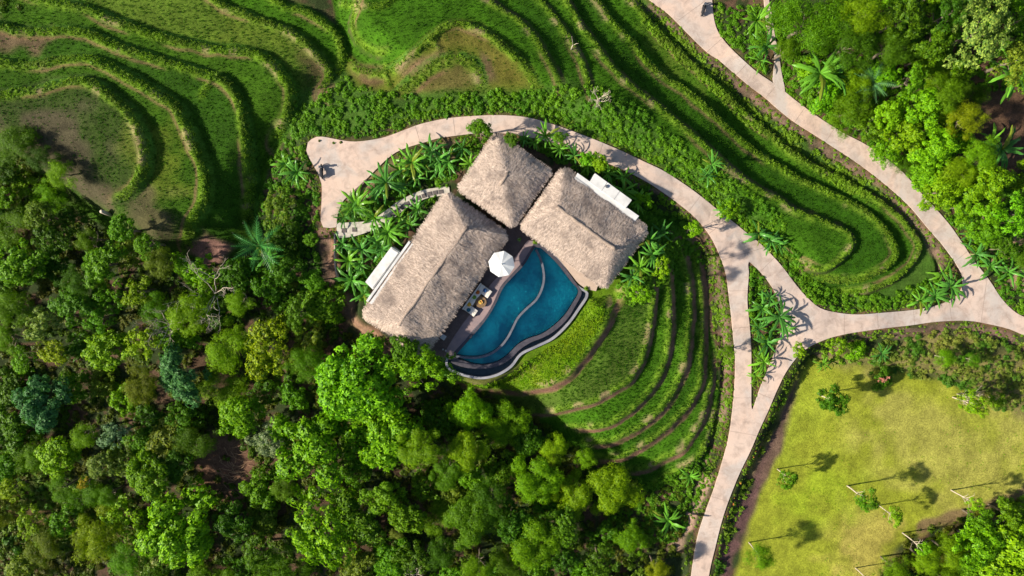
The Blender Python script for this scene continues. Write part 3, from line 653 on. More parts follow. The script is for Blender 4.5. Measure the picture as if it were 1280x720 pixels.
def tree(px, py, rpx, h, kind='broad', hue='mid', group='trees of the forest around the villa', pale=False, base=None, sy=1.0, name=None, word=None):
    global ti; ti += 1
    r = random.Random(ti*13+5)
    if group.startswith('trees of') : h = 2.2+.62*h
    x, y, z = G(px, py, h*.78)
    if base is not None:
        bx, by, bz_ = G(*base)
    R = rpx*.1*(1-(z+h*.8)/HCAM); 
    tint, hw = HUE[hue]
    size = 'huge' if rpx > 42 else 'large' if rpx > 30 else 'medium' if rpx > 20 else 'small' if rpx > 12 else 'tiny'
    lab = unique(f'{size} {hw} {word or KW[kind]}', px, py)
    nm = name or {'plume': 'bamboo_clump'}.get(kind, 'tree')
    root = empty(nm, (x, y, z-.05), lab, word.split()[-1] if word else ('bamboo' if kind == 'plume' else 'tree'), group)
    rz = r.random()*2*PI
    if kind == 'plume': rz = r.uniform(-.4, .4)
    vz = 1.0*R if kind != 'plume' else 1.05*R
    vz = min(vz, h*.8)
    c = link('crown', CROWNS[kind][(ti*7) % 4], root, (0, 0, h-vz*.85), (r.uniform(-.08, .08), r.uniform(-.08, .08), rz), (R*r.uniform(.95, 1.22), R*r.uniform(.88, 1.12)*sy, vz))
    v = r.uniform(.86, 1.14); wv = r.uniform(1.0, 1.35); c.color = (tint[0]*v*wv, tint[1]*v, tint[2]*v, 1)
    ts = h*.98
    link('trunk', (PTRUNK if pale else TRUNKS)[ti % 2], root, (0, 0, 0), (0, 0, rz), (max(ts*.8, R*1.3), max(ts*.8, R*1.3), ts*.95))
    TREES.append((px, py, rpx)); return root
T = '''440 480 53 9 broad fresh|527 464 36 7 loose bright|383 560 52 8 broad bright|484 543 45 7 broad fresh|335 432 37 6 lobed yellow|382 455 22 5 fine mid|236 396 26 7 fine bright|283 432 30 6.5 fine bright|300 378 15 6 fine bright
170 365 19 6 lobed yellow|178 428 21 6 lobed yellow|130 440 25 6 broad bright|175 482 25 6.5 fine olive|225 470 33 7 broad blue|52 505 32 7 broad blue|300 518 28 7 broad bright|335 553 23 6 loose grey|142 545 21 7 lobed grey|107 543 16 6 fine bright
185 600 30 6 broad mid|125 582 15 5 loose pale|105 603 8 3.5 lobed ochre|222 665 50 7 broad bright|75 612 17 5 fine mid|133 620 15 4.5 fine mid|120 672 32 4.5 fine yellow|35 655 18 3.5 loose yellow|52 690 28 3.5 fine olive|12 612 15 3.5 loose yellow|155 700 20 4 fine mid
290 655 24 5 broad deep|322 692 24 5 loose dark|400 668 54 8 lobed bright|450 650 33 7 broad dark|355 612 15 5 fine mid|527 560 24 8.5 plume bright|582 565 22 6.5 plume lime|588 518 27 3.6 plume lime|628 533 24 3.2 plume bright|560 590 18 7 plume mid
694 562 20 2.6 fine lime|731 573 13 3 fine bright|668 602 25 6 plume lime|718 622 25 3.5 plume bright|766 614 28 3.5 plume lime|790 676 20 4 plume bright|665 682 29 8 plume bright|598 708 20 7 fine bright|590 650 28 7 plume mid|615 628 24 6.5 fine dark
478 620 21 7 broad mid|505 645 23 6.5 broad mid|496 664 9 5 fine pale|520 702 24 6 loose dark|552 690 20 5.5 fine dark|640 655 24 6 broad deep|700 662 24 6 broad dark|705 702 22 6 loose deep|820 712 15 4.5 fine yellow|750 702 20 5 loose dark
74 217 17 1 fine bright|60 245 18 1 fine bright|25 232 15 1 broad bright|5 248 13 3 broad bright|50 270 20 5.5 loose olive|20 330 28 6.5 broad mid|112 300 15 5.5 fine mid|152 288 18 5 broad mid|183 306 15 5 loose mid|130 332 25 6.5 broad mid|200 330 18 5 fine olive
62 300 24 5.5 loose deep|18 180 24 .3 fine dark|50 198 16 .2 fine deep|18 388 24 6.5 fine mid|48 402 25 6 loose pale|10 424 17 6.5 fine bright|92 384 24 6 broad dark|120 398 18 5 loose mid|68 440 17 5 loose yellow|28 452 16 4 loose bright|100 350 18 6 fine dark
345 262 19 1.6 loose olive|388 300 9 1.4 broad mid|391 352 13 1.6 broad mid|372 392 20 4.5 loose dark|360 338 17 4 broad dark|1008 30 46 8 fine mid|1080 20 25 9 fine bright|1062 57 28 8 fine dark|985 62 16 6 fine mid|1132 22 28 8 loose dark|1112 62 24 7 fine dark|1168 52 25 7 broad dark|1186 18 20 8 loose deep
1232 36 46 10 lobed pale|1272 75 26 8 lobed olive|1140 100 20 5.5 loose mid|1152 132 24 5 broad bright|1112 142 19 4.5 broad bright|1182 118 22 6 fine mid|1206 150 20 5.5 fine yellow|1132 168 24 4.5 broad bright|1172 182 25 5 broad bright|1226 192 21 5.5 fine bright|1242 232 28 6 broad bright|1272 268 26 6.5 lobed fresh|1205 214 21 4.5 fine bright|1240 265 18 5 lobed bright
1258 312 15 3 loose dark|1262 690 44 7 broad bright|1226 682 30 6.5 broad bright|1188 692 26 5 fine bright|1262 645 22 4.5 broad mid|1158 702 18 4.5 fine bright|1228 652 18 4.5 loose mid|1120 712 18 4 fine bright
600 163 13 4.5 broad mid|827 335 12 4 lobed lime|802 368 13 4 lobed lime|867 287 10 2.5 lobed lime|907 440 9 2 fine bright|912 262 14 1.2 lobed bright|750 203 11 .8 broad bright|700 172 8 .6 loose mid|805 250 11 .8 lobed bright|735 198 8 .5 broad fresh|640 175 8 3 broad dark
60 150 22 2.5 loose mid|505 440 18 4 broad dark|470 432 14 3.5 loose dark'''
for row in T.replace('\n', '|').split('|'):
    a = row.split(); px, py, rp, h = map(float, a[:4]);
    if (px, py) == (60, 150): continue
    tree(px, py, rp, h, a[4], a[5], sy=1.25 if a[4] == 'plume' else 1.0)
# smaller trees between the named ones, still one by one
FOREST = [([(-25,180),(60,215),(90,280),(200,325),(300,330),(360,300),(410,390),(470,430),(560,480),(640,520),(690,590),(740,640),(800,690),(810,745),(-25,745)], 20, 29, 2.6, 4.4, ('dark', 'dark', 'deep', 'mid', 'mid', 'olive', 'bright', 'mid')),
          ([(985,-20),(1300,-20),(1300,95),(1220,100),(1220,200),(1300,215),(1300,330),(1230,300),(1180,240),(1100,185),(1030,130),(1000,60)], 17, 24, 2.6, 4.6, ('mid', 'dark', 'bright', 'bright', 'fresh')),
          ([(1150,680),(1300,630),(1300,745),(1110,745)], 16, 22, 2.5, 4.5, ('mid', 'bright', 'fresh'))]
for poly, r0, r1, h0, h1, hues in FOREST:
    pw = np.array(poly, float); bb0, bb1 = pw.min(0), pw.max(0); rr = random.Random(5)
    for _ in range(2600):
        px, py = rr.uniform(bb0[0], bb1[0]), rr.uniform(bb0[1], bb1[1]); rp = rr.uniform(r0, r1)
        if not inside(np.array([px]), np.array([py]), pw)[0]: continue
        if any(math.hypot(px-a, py-b) < (.66*(rp+c) if c < 36 else .85*(rp+c)) for a, b, c in TREES): continue
        if math.hypot(px-285, py-585) < 44 or math.hypot(px-262, py-305) < 22 or math.hypot(px-205, py-505) < 18: continue
        if px < 215 and py > 585 and not (py < 640 and px < 40) and rr.random() < .8: continue
        if px > 460 and py < 500 and px < 570: continue
        tree(px, py, rp, rr.uniform(h0, h1), rr.choice(('broad', 'fine', 'loose', 'loose')), rr.choice(hues), group='small trees filling the forest')
# lawn trees: thin leaning trunks, small crowns, long shadows
LT = [(1042,502,17,5.6,'broad','dark'),(985,598,14,4.6,'loose','mid'),(1083,625,16,6.4,'loose','mid'),(1117,645,11,4.6,'loose','bright'),(1216,628,9,5.6,'loose','lime'),(1152,684,11,5.6,'loose','lime'),
      (950,696,18,5.4,'fine','bright'),(1088,728,12,5,'loose','bright'),(1218,506,17,5.5,'loose','lime'),(1248,500,10,2.5,'loose','bright'),(1182,448,12,3.0,'fine','bright'),(1215,450,9,2.5,'fine','mid'),(1000,438,9,1.8,'broad','bright'),(1050,432,13,2.2,'lobed','bright'),(1072,440,12,1.6,'lobed','lime')]
for px, py, rp, h, k, hu in LT:
    tree(px, py, rp, h, k, hu, group='young trees on the yellow lawn', pale=True, word='young lawn tree' if h > 3 else 'lawn edge shrub')
tree(1103, 475, 13, 2.0, 'broad', 'dark', 'young trees on the yellow lawn', word='round bush')
bx, by, bz_ = G(1104, 475, 2.1)
r = np.random.default_rng(3); Cq = np.column_stack([bx+r.normal(size=12)*.2, by+r.normal(size=12)*.2, np.full(12, bz_+2.0)]); Nq = np.tile([0, 0, 1.], (12, 1))+r.normal(size=(12, 3))*.3
V, Fq = rosettes(Cq, Nq/np.linalg.norm(Nq, axis=1)[:, None], .22, r, 5, .6, .1)
mm = mesh('blossom', V-np.array([bx, by, bz_]), Fq, mat_leaf('pink_blossom', (.40, .12, .08), (.45, .22, .15)))
tag(link('blossom_spray', mm, None, (bx, by, bz_)), 'pinkish blossom spray on top of the round dark lawn bush', 'blossom')

# bare trees
def bare_tree(px, py, R, h, seed, label, name='bare_tree'):
    r = random.Random(seed); x, y, z = G(px, py, h*.7); root = empty(name, (x, y, z), label, 'tree')
    MB().tube([(0, 0, -.3), (.05, 0, h*.3), (0, .1, h*.5)], [.12, .1, .07], 7).build('trunk', M['pale_bark'], root, True)
    b = MB()
    def br(p, d, L_, rad, dep):
        pts = [p]; q = p
        for k in range(4):
            d = (d+Vector((r.uniform(-.35, .35), r.uniform(-.35, .35), r.uniform(-.15, .25)))).normalized(); q = q+d*L_/4; pts.append(q)
        b.tube(pts, [rad, rad*.85, rad*.7, rad*.55, rad*.4], 5)
        if dep:
            for k in range(3): br(pts[r.choice((2, 3, 4))], (d+Vector((r.uniform(-.9, .9), r.uniform(-.9, .9), r.uniform(-.1, .4)))).normalized(), L_*.62, rad*.55, dep-1)
    for i in range(7):
        a = 2*PI*i/7+r.random()*.5; br(Vector((0, 0, h*(.38+.12*r.random()))), Vector((math.cos(a), math.sin(a), .55)), R*.75, .06, 3)
    b.build('limbs', M['pale_bark'], root, True); return root
bare_tree(262, 368, 4.2, 6.5, 2, 'leafless tree with tangled pale white branches left of the long roof')
bare_tree(205, 408, 3.0, 5.6, 5, 'leafless grey twiggy tree below the pale white-branched one')
bare_tree(748, 124, 1.3, 1.6, 8, 'small leafless shrub with pale twigs on the slope above the ring road', 'bare_shrub')
bare_tree(1218, 500, 1.6, 4.8, 9, 'white bare branches poking through the lime tree by the dry bank')
bare_tree(520, 722, 2.2, 4.0, 12, 'leafless twigs at the bottom edge below the dark trees')
x, y, z = G(714, 62, 0); tt = empty('dead_tree', (x, y, z), 'small bleached dead trunk with forked branches standing on the rice terrace', 'tree')
MB().tube([(0, 0, -.2), (.05, .1, 1.4), (.1, .2, 2.6)], [.15, .12, .08], 7).tube([(.08, .15, 2.2), (.7, .3, 3.1), (1.2, .25, 3.5)], [.07, .05, .02], 5).tube([(.1, .2, 2.5), (-.1, .8, 3.6), (-.3, 1.4, 4.2)], [.07, .05, .02], 5).build('trunk', M['pale_bark'], tt, True); tt.scale = (.6, .6, .6)
x, y, z = G(138, 268, 0)
tag(MB().tube([(0, 0, -.2), (.03, .15, .9), (.02, .3, 1.9)], [.28, .25, .22], 8).build('tree_stump', M['pale_bark'], None, True, loc=(x, y, z)), 'pale broken tree stump standing below the brown paddy basin', 'stump')

# ------------------------------------------------------------------ banana plants: every leaf its own part
def banana_leaf(seed, Ln=2.45, W=.40):
    r = random.Random(seed); V = []; F = []; n = 9
    for i in range(n+1):
        t = i/n; x = Ln*t*(1-.12*t*t); z = Ln*(.30*t-.62*t*t)
        wd = W*.5*(math.sin(PI*min(1, t*.93+.07))**.6) if t < 1 else .02
        if t < .1: wd = .03
        jl, jr = (1+r.uniform(-.5, .2)), (1+r.uniform(-.5, .2))
        V += [(x-.03, wd*jl, z+.12*wd-.05), (x, 0, z+.0), (x-.03, -wd*jr, z+.12*wd-.05)]
    for i in range(n):
        a = i*3; F += [(a, a+1, a+4, a+3), (a+1, a+2, a+5, a+4)]
    k = len(V)
    for i in range(n+1):   # midrib
        t = i/n; x = Ln*t*(1-.12*t*t); z = Ln*(.30*t-.62*t*t)+.02; w_ = .022*(1-.7*t); V += [(x, w_, z), (x, -w_, z)]
    F += [(k+2*i, k+2*i+1, k+2*i+3, k+2*i+2) for i in range(n)]
    return mesh('leaf', V, F, M['banana'])
BLEAF = [banana_leaf(i) for i in range(5)]
PLEAF = []
for s in range(3):   # narrower, comb-like frond
    r = random.Random(50+s); V = []; F = []; n = 15
    for i in range(n):
        t = i/n; x = 2.4*t; z = 2.4*(.35*t-.6*t*t); w_ = .42*math.sin(PI*(t*.85+.12))
        for sgn in (1, -1):
            k = len(V); V += [(x, 0, z), (x+.09, 0, z), (x+.32, sgn*w_, z-.14+r.uniform(-.05, .05)), (x+.26, sgn*w_*.8, z-.1)]; F.append((k, k+1, k+2, k+3))
    k = len(V)
    for i in range(7):
        t = i/6; V += [(2.4*t, .025, 2.4*(.35*t-.6*t*t)+.015), (2.4*t, -.025, 2.4*(.35*t-.6*t*t)+.015)]
    F += [(k+2*i, k+2*i+1, k+2*i+3, k+2*i+2) for i in range(6)]
    PLEAF.append(mesh('frond', V, F, M['banana']))
b = MB(); b.tube([(0, 0, -.3), (.02, 0, .4), (0, .02, 1.0)], [.15, .12, .07], 7); BSTEM = mesh('stem', b.v, b.f, mat_noisy('banana_stem', (.13, .20, .05), (.20, .17, .08), 5, .7), True)
def banana(px, py, h, s, nlv=9, tint=(1, 1, 1), palm=False, where_=None):
    r = random.Random(int(px*7+py)); x, y, z = G(px, py, h)
    kindw = 'feathery palm' if palm else 'banana plant'
    tone = 'yellowish' if tint[0] > 1.3 else 'dark' if tint[1] < .8 else 'bright'
    lab = unique(f'{"tall" if s > 1.1 else "small" if s < .8 else "medium"} {tone} {kindw}', px, py)
    root = empty('palm' if palm else 'banana_plant', (x, y, z), lab, 'palm' if palm else 'banana plant', 'banana plants and palms')
    link('stem', BSTEM, root, (0, 0, 0), (0, 0, 0), (s*.9, s*.9, h*1.02))
    a0 = r.random()*6
    for i in range(nlv):
        a = a0+i*2.4+r.uniform(-.25, .25); pit = -r.uniform(.0, .75) if i > 1 else -r.uniform(.7, 1.1)
        q = s*r.uniform(.75, 1.12)
        o = link('frond' if palm else 'leaf', r.choice(PLEAF if palm else BLEAF), root, (0, 0, h), (r.uniform(-.25, .25), pit, a), (q, q*r.uniform(.85, 1.15), q))
        v = r.uniform(.7, 1.3); o.color = (tint[0]*v, tint[1]*v, tint[2]*v, 1)
        if r.random() < .05: o.color = (1.9, .85, .7, 1); o['label'] = 'dry brown leaf'
    return root
BN = '''515 203 1.6 1.15|483 228 1.8 1.3|498 212 1.2 .9|446 256 1.4 1.1|440 350 1.3 1.1|485 290 1.5 1.2|474 303 1.2 .9|452 312 1.2 .95|436 326 1 .9|500 272 1 .9|522 262 1 .8|468 272 1 .9|540 188 1.1 .9|560 203 1 .9|578 185 1 .8|548 213 .9 .7
588 205 .9 .8|682 170 .8 .9|700 186 .6 .7|718 195 .6 .7|668 178 .6 .6|780 238 1.1 .9|796 250 1 .9|812 300 1.1 1|815 318 1 .9|800 335 1 .9|790 345 1 .8|948 292 1 .9|962 300 1.1 .9|972 306 .9 .7|974 396 1.4 1.15|953 384 1.1 .9|958 428 1.1 .9|955 452 1 .85|948 410 .9 .7|962 372 .9 .7
1188 358 1.3 1.1|1168 370 1.2 1|1178 342 1 .8|1025 92 3 1.6|1045 95 2.2 1.2|1262 92 2.6 1.5|1252 188 1.6 1.3|1240 175 1.2 .9|945 26 1.6 1.1|958 58 1.2 1|950 76 1 .8|835 650 1.4 1.05|372 215 1.2 1|358 205 1 .8|1220 318 1.2 1|1238 332 1.1 .9|1260 340 1 .9|1096 150 1.1 .9|1212 292 1 .8|1102 442 .9 .7|890 205 .9 .75|885 220 .8 .7|620 205 .8 .6|862 595 .9 .7|1028 455 .8 .6|532 205 .8 .75|548 200 1.3 .9|470 238 .9 .8|505 232 1.0 .85|522 222 .8 .75|430 272 .7 .6|450 330 .9 .85|478 312 1.1 .85|455 368 .9 .8|428 305 .8 .7|512 280 .8 .7|760 217 .5 .65|735 207 .5 .6|826 290 .8 .8|780 222 .8 .7|655 174 .5 .55|1150 376 .9 .8|1290 350 1 .9|982 412 .8 .7|945 470 .8 .7|905 262 .8 .6'''
for row in BN.replace('\n', '|').split('|'):
    a = list(map(float, row.split())); rr = random.Random(int(a[0]))
    tn = rr.choice(((1, 1, 1), (1.3, 1.15, .8), (.75, .8, 1), (1.5, 1.2, .7)))
    banana(a[0], a[1], a[2], a[3], 13 if a[3] > 1 else 10, tn)
banana(326, 308, 3.4, 1.55, 13, (.75, .95, 1.6), True)
banana(1090, 104, 2.2, 1.15, 16, (1.2, 1.0, 2.4), True)
banana(335, 322, 2.4, 1.1, 9, (1.1, 1.2, 1.0))
banana(440, 262, 1.6, 1.0, 9, (1.0, 1.0, 1.0), True)

# ------------------------------------------------------------------ scattered ground plants (uncountable)
def proto(name, V, F, mat):
    return bpy.data.objects.new(name, mesh(name, V, F, mat))
def tuft(seed, nb, hgt, spread, wid, mat):
    r = np.random.default_rng(seed); V = []; F = []
    for i in range(nb):
        a = 2*PI*r.random(); d = np.array([math.cos(a), math.sin(a), 0]); e = np.array([-d[1], d[0], 0])*wid; p = d*r.random()*spread*.4
        hh = hgt*(.6+.6*r.random()); ou = spread*(.4+.7*r.random()); k = len(V)
        V += [p-e, p+e, p+d*ou*.5+e*.8+[0, 0, hh*.75], p+d*ou*.5-e*.8+[0, 0, hh*.75], p+d*ou+[0, 0, hh*.8]]; F += [(k, k+1, k+2, k+3), (k+3, k+2, k+4)]
    return proto('tuft', V, F, mat)
def clump(seed, n, R, leaf, mat, k=5):
    r = np.random.default_rng(seed); d = r.normal(size=(n, 3)); d[:, 2] = np.abs(d[:, 2]); d /= np.linalg.norm(d, axis=1)[:, None]
    C = d*R*(.5+.5*r.random(n))[:, None]*[1, 1, .85]; Nn = d+[0, 0, .8]+r.normal(size=(n, 3))*.4; Nn /= np.linalg.norm(Nn, axis=1)[:, None]
    V, F = rosettes(C, Nn, leaf, r, k, .5, .3); return proto('clump', V, F, mat)
def scatter(name, pts, pr, smin, smax, tilt=.25, seed=1, zoff=0):
    pts = np.asarray(pts); n = len(pts); r = np.random.default_rng(seed)
    z = bil(Z, pts[:, 0], pts[:, 1])+zoff
    me = bpy.data.meshes.new(name); me.vertices.add(n); me.vertices.foreach_set('co', np.column_stack([pts, z]).astype(np.float32).ravel())
    a = me.attributes.new('sz', 'FLOAT', 'POINT'); a.data.foreach_set('value', (smin+(smax-smin)*r.random(n)**1.5).astype(np.float32))
    a = me.attributes.new('ro', 'FLOAT_VECTOR', 'POINT'); a.data.foreach_set('vector', np.column_stack([r.normal(size=n)*tilt, r.normal(size=n)*tilt, r.random(n)*6.28]).astype(np.float32).ravel())
    o = link(name, me); tag(o, kind='stuff')
    ng = bpy.data.node_groups.new(name, 'GeometryNodeTree'); ng.interface.new_socket('Geometry', in_out='INPUT', socket_type='NodeSocketGeometry'); ng.interface.new_socket('Geometry', in_out='OUTPUT', socket_type='NodeSocketGeometry')
    gi = ng.nodes.new('NodeGroupInput'); go = ng.nodes.new('NodeGroupOutput'); ip = ng.nodes.new('GeometryNodeInstanceOnPoints'); cur = None
    jn = ng.nodes.new('GeometryNodeJoinGeometry')
    for i, p in enumerate(pr):
        oi = ng.nodes.new('GeometryNodeObjectInfo'); oi.inputs[0].default_value = p; oi.inputs['As Instance'].default_value = True; ng.links.new(oi.outputs['Geometry'], jn.inputs[0])
    ng.links.new(jn.outputs[0], ip.inputs['Instance']); ip.inputs['Pick Instance'].default_value = True
    s = ng.nodes.new('GeometryNodeInputNamedAttribute'); s.data_type = 'FLOAT'; s.inputs[0].default_value = 'sz'
    q = ng.nodes.new('GeometryNodeInputNamedAttribute'); q.data_type = 'FLOAT_VECTOR'; q.inputs[0].default_value = 'ro'
    ng.links.new(gi.outputs[0], ip.inputs['Points'])
    ng.links.new([k for k in s.outputs if k.enabled][0], ip.inputs['Scale']); ng.links.new([k for k in q.outputs if k.enabled][0], ip.inputs['Rotation'])
    ng.links.new(ip.outputs[0], go.inputs[0])
    md = o.modifiers.new('scatter', 'NODES'); md.node_group = ng
    return o
occ = np.zeros(X.shape)
for pg in (PAD, pout):
    m_ = near(pg, 1, X, Y); i_ = inside(X[m_], Y[m_], pg); o_ = occ[m_]; o_[i_] = 1; occ[m_] = o_
def free(p, m=.25): p = np.asarray(p); return p[(bil(occ, p[:, 0], p[:, 1]) < .3) & (bil(rdist, p[:, 0], p[:, 1]) < -m)]
def rand_in(poly, dens, z=-1, wp=None):
    pw = wp if wp is not None else PL(poly, z); a, b = pw.min(0), pw.max(0); a = np.maximum(a, (-74, -45)); b = np.minimum(b, (76, 45)); n = int((b-a).prod()*dens); q = rng.uniform(a, b, (n, 2))
    return q[inside(q[:, 0], q[:, 1], pw)]
def nearlines(p, lines, d):
    k = np.zeros(len(p), bool)
    for l in lines: k |= dseg(p[:, 0], p[:, 1], l) < d
    return k
tufts = [tuft(i, 9, .32, .22, .022, M['rice']) for i in range(3)]
ctufts = [tuft(20+i, 10, .42, .38, .032, M['crestg']) for i in range(3)]
gtufts = [tuft(30+i, 9, .22, .22, .028, M['garden']) for i in range(3)]
shr = [clump(40+i, 30, .5, .22, M['shrub']) for i in range(4)]
und = [clump(50+i, 22, .5, .22, M['under']) for i in range(4)]
dry = [clump(60+i, 22, .42, .18, M['dry']) for i in range(3)]
cshr = [clump(70+i, 12, .25, .17, M['crestg']) for i in range(3)]
gr = []
for kk in ('C6', 'D8', 'A7', 'A5'):
    gr.append(rand_in(0, 9 if kk != 'A7' else 9, wp=bank_poly[kk]))
rice = free(np.vstack(gr)); fc = bil(face['soil'], *rice.T)+bil(face['dark'], *rice.T)
rice = rice[(fc < .4)]
brownish = bil(Cc[..., 0], *rice.T)/bil(Cc[..., 1], *rice.T); rice = rice[(brownish < .85) | (rng.random(len(rice)) < .25)]
scatter('rice_plants', rice, tufts, .35, .8)
cr = []; cs = []
for key, toe, close, z, dh, wb, lip, fk in BANKS:
    p = rand_in(0, 60, wp=offset_ribbon(bank_lines[key], 6.0)); ins = inside(*p.T, bank_poly[key]); d = dseg(*p.T, bank_lines[key]); dc = dseg(*p.T, PL(close, z))
    lo, hi = (wb*.45, wb+.45) if fk == 'veg' else (wb*.9, wb+.4)
    p = p[ins & (d > lo) & (d < hi) & (dc > 1.0)]
    keep = {'C': .5, 'D': .4, 'A': .13}[key[0]]
    if key in ('D6', 'D8'): keep = .6
    p = p[rng.random(len(p)) < keep*np.clip(.4+1.2*vnoise(*p.T, 3, 77), 0, 1)]
    q = rng.random(len(p)) < .8; cr.append(p[q]); cs.append(p[~q])
for l in dikes:
    p = rand_in(0, 12, wp=offset_ribbon(l, 1.0)); cr.append(p)
scatter('bank_grass', free(np.vstack(cr)), ctufts, .28, .65, .35)
scatter('bank_weeds', free(np.vstack(cs)), cshr, .3, .9, .3)
GARD = PL([(740,372),(752,385),(748,408),(735,428),(722,448),(700,470),(670,486),(640,492),(590,486),(562,474),(600,480),(628,474),(648,458),(672,440),(696,428),(716,408)], -.6)
p = rand_in(0, 26, wp=GARD); scatter('garden_grass', free(p), gtufts, .6, 1.3, .3)
BRUSH = [[(362,172),(372,130),(395,128),(415,110),(428,92),(445,108),(520,122),(600,116),(690,114),(740,112),(800,140),(860,190),(930,235),(975,262),(990,300),(1020,350),(1060,368),(1120,372),(1170,352),(1200,345),(1205,365),(1170,384),(1060,394),(1020,386),(960,315),(900,265),(780,186),(700,158),(627,141),(540,148),(470,172),(420,172)],
 [(312,300),(330,200),(362,172),(384,185),(400,240),(402,280),(408,350),(440,400),(390,420),(330,380),(300,340)],
 [(936,327),(936,341),(934,374),(937,408),(939,442),(939,482),(940,512),(954,475),(966,447),(978,400),(968,364),(954,344)],
 [(892,0),(954,0),(966,60),(966,102),(940,84),(905,50)],[(970,0),(1300,-10),(1300,110),(1225,110),(1215,190),(1300,230),(1300,395),(1262,384),(1230,340),(1186,276),(1130,214),(1052,163),(982,115),(972,60)],
 [(410,175),(440,260),(520,195),(620,170),(700,180),(800,230),(870,285),(885,330),(860,320),(800,345),(790,300),(812,285),(700,205),(660,180),(620,168),(560,235),(500,300),(452,378),(430,360),(422,300)],
 [(858,235),(800,230),(860,265)],[(815,618),(880,580),(903,560),(885,630),(862,690),(800,700),(770,640)],[(790,300),(830,290),(850,330),(840,340),(800,380),(768,378),(765,368)]]
bp_ = [rand_in(q, 4.6, -1) for q in BRUSH]; pass
p = free(np.vstack(bp_)); p = p[~nearlines(p, [ditch_lines[3]], 1.2)]
scatter('slope_brush', p, shr, .35, .95, .3)
FST = [[(-60,190),(60,200),(90,260),(190,310),(300,330),(340,300),(410,390),(440,410),(540,470),(640,500),(720,560),(815,618),(870,590),(850,680),(850,780),(-60,780)],[(-60,-20),(60,-25),(80,5),(40,30),(-60,20)],[(1140,672),(1190,652),(1330,615),(1330,780),(1085,780)]]
p = free(np.vstack([rand_in(q, 1.8, -4) for q in FST])); clr = [((285,585), 4.2), ((262,308), 2.4), ((20,640), 2.5), ((205,505), 2)]
for (a, b_), rr_ in clr:
    cx, cy = P(a, b_, -4); p = p[(np.hypot(p[:, 0]-cx, p[:, 1]-cy) > rr_*rng.uniform(.6, 1.2, len(p))) | (rng.random(len(p)) < .12)]
q = free(rand_in([(-60,585),(60,575),(120,600),(200,640),(215,700),(200,760),(-60,760)], 2.6, -5)); q = q[vnoise(*q.T, 3.2, 31) > .36]; h_ = len(q)//2
scatter('yellow_scrub', q[:h_], cshr, .8, 2.4, .3); scatter('low_scrub', q[h_:], dry, .6, 1.9, .3)
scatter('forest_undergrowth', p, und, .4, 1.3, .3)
# verges: low bright weeds along road edges, dry brush on the bank above the lawn
vg = []
ol = np.vstack([road_w, road_w[:1]]); q = rand_in(0, 9, wp=np.array([(-45, -44), (76, -44), (76, 44), (-45, 44)])); rdv = bil(rdist, *q.T)
vg.append(q[(rdv < -.06) & (rdv > -1.3)]); p = np.vstack(vg); p = p[rng.random(len(p)) < np.clip(vnoise(*p.T, 2.5, 91)*1.5-.1, .1, 1)]
scatter('verge_weeds', free(p, .05), cshr, .3, .9, .3)
LB = [(950,560),(972,505),(990,468),(1010,446),(1040,430),(1100,420),(1200,412),(1290,430),(1290,515),(1250,515),(1200,485),(1150,474),(1105,462),(1040,455),(1010,452),(995,470),(975,520),(955,570),(930,640),(905,720),(893,720),(905,645),(925,600)]
p = free(rand_in(LB, 4.2, -4)); wv = vnoise(*p.T, 4, 55)
east = p[:, 0] > P(1095, 440, -4)[0]
scatter('dry_brush', p[east | (wv > .75)], dry, .4, 1.35, .3); scatter('lawn_bank_weeds', p[(~east) & (wv < .65)], cshr, .5, 1.5, .3)
q = rand_in(0, 1.1, wp=LAWN); q = q[vnoise(*q.T, 5, 8) > .52]; scatter('lawn_grass', q, gtufts, .3, .7, .3)
q = rand_in(0, 16, wp=offset_ribbon(spline(PL([(808,20),(835,48),(880,92),(925,134),(960,160),(1000,188),(1050,220),(1090,244)], -3.3), .8), 2.6)); q = q[rng.random(len(q)) < np.clip(vnoise(*q.T, 1.8, 66)*1.6-.25, 0, 1)]; scatter('roadside_weeds', free(q), cshr, .5, 1.2, .3)
q = rand_in(0, 14, wp=offset_ribbon(ditch_lines[0], 2.6)); q = q[rng.random(len(q)) < np.clip(vnoise(*q.T, 1.5, 67)*1.5-.35, 0, 1)]; scatter('drain_weeds', free(q), cshr, .4, 1.1, .3)
# flecks of flowers on the verges
q = rand_in([(893,720),(905,645),(925,600),(948,550),(975,495),(985,480),(960,540),(930,620),(905,700)], 1.2, -4); fl = [clump(90, 5, .12, .12, M['flower'])]
scatter('verge_flowers', free(q), fl, .6, 1.2)
# fallen dry canes in the clearing
b = MB(); r = random.Random(4)
for i in range(46):
    x, y, z = G(285+r.gauss(0, 17), 585+r.gauss(0, 14), 0); a = r.gauss(-.5, .6); Lx = r.uniform(.8, 2.4)
    b.tube([(x, y, z+.12), (x+math.cos(a)*Lx*.5, y+math.sin(a)*Lx*.5, z+.3), (x+math.cos(a+.3)*Lx, y+math.sin(a+.3)*Lx, z+.15)], [.035, .03, .012], 4)
tag(b.build('dry_canes', mat_noisy('dry_cane', (.42, .27, .15), (.22, .13, .07), 3)), kind='stuff')

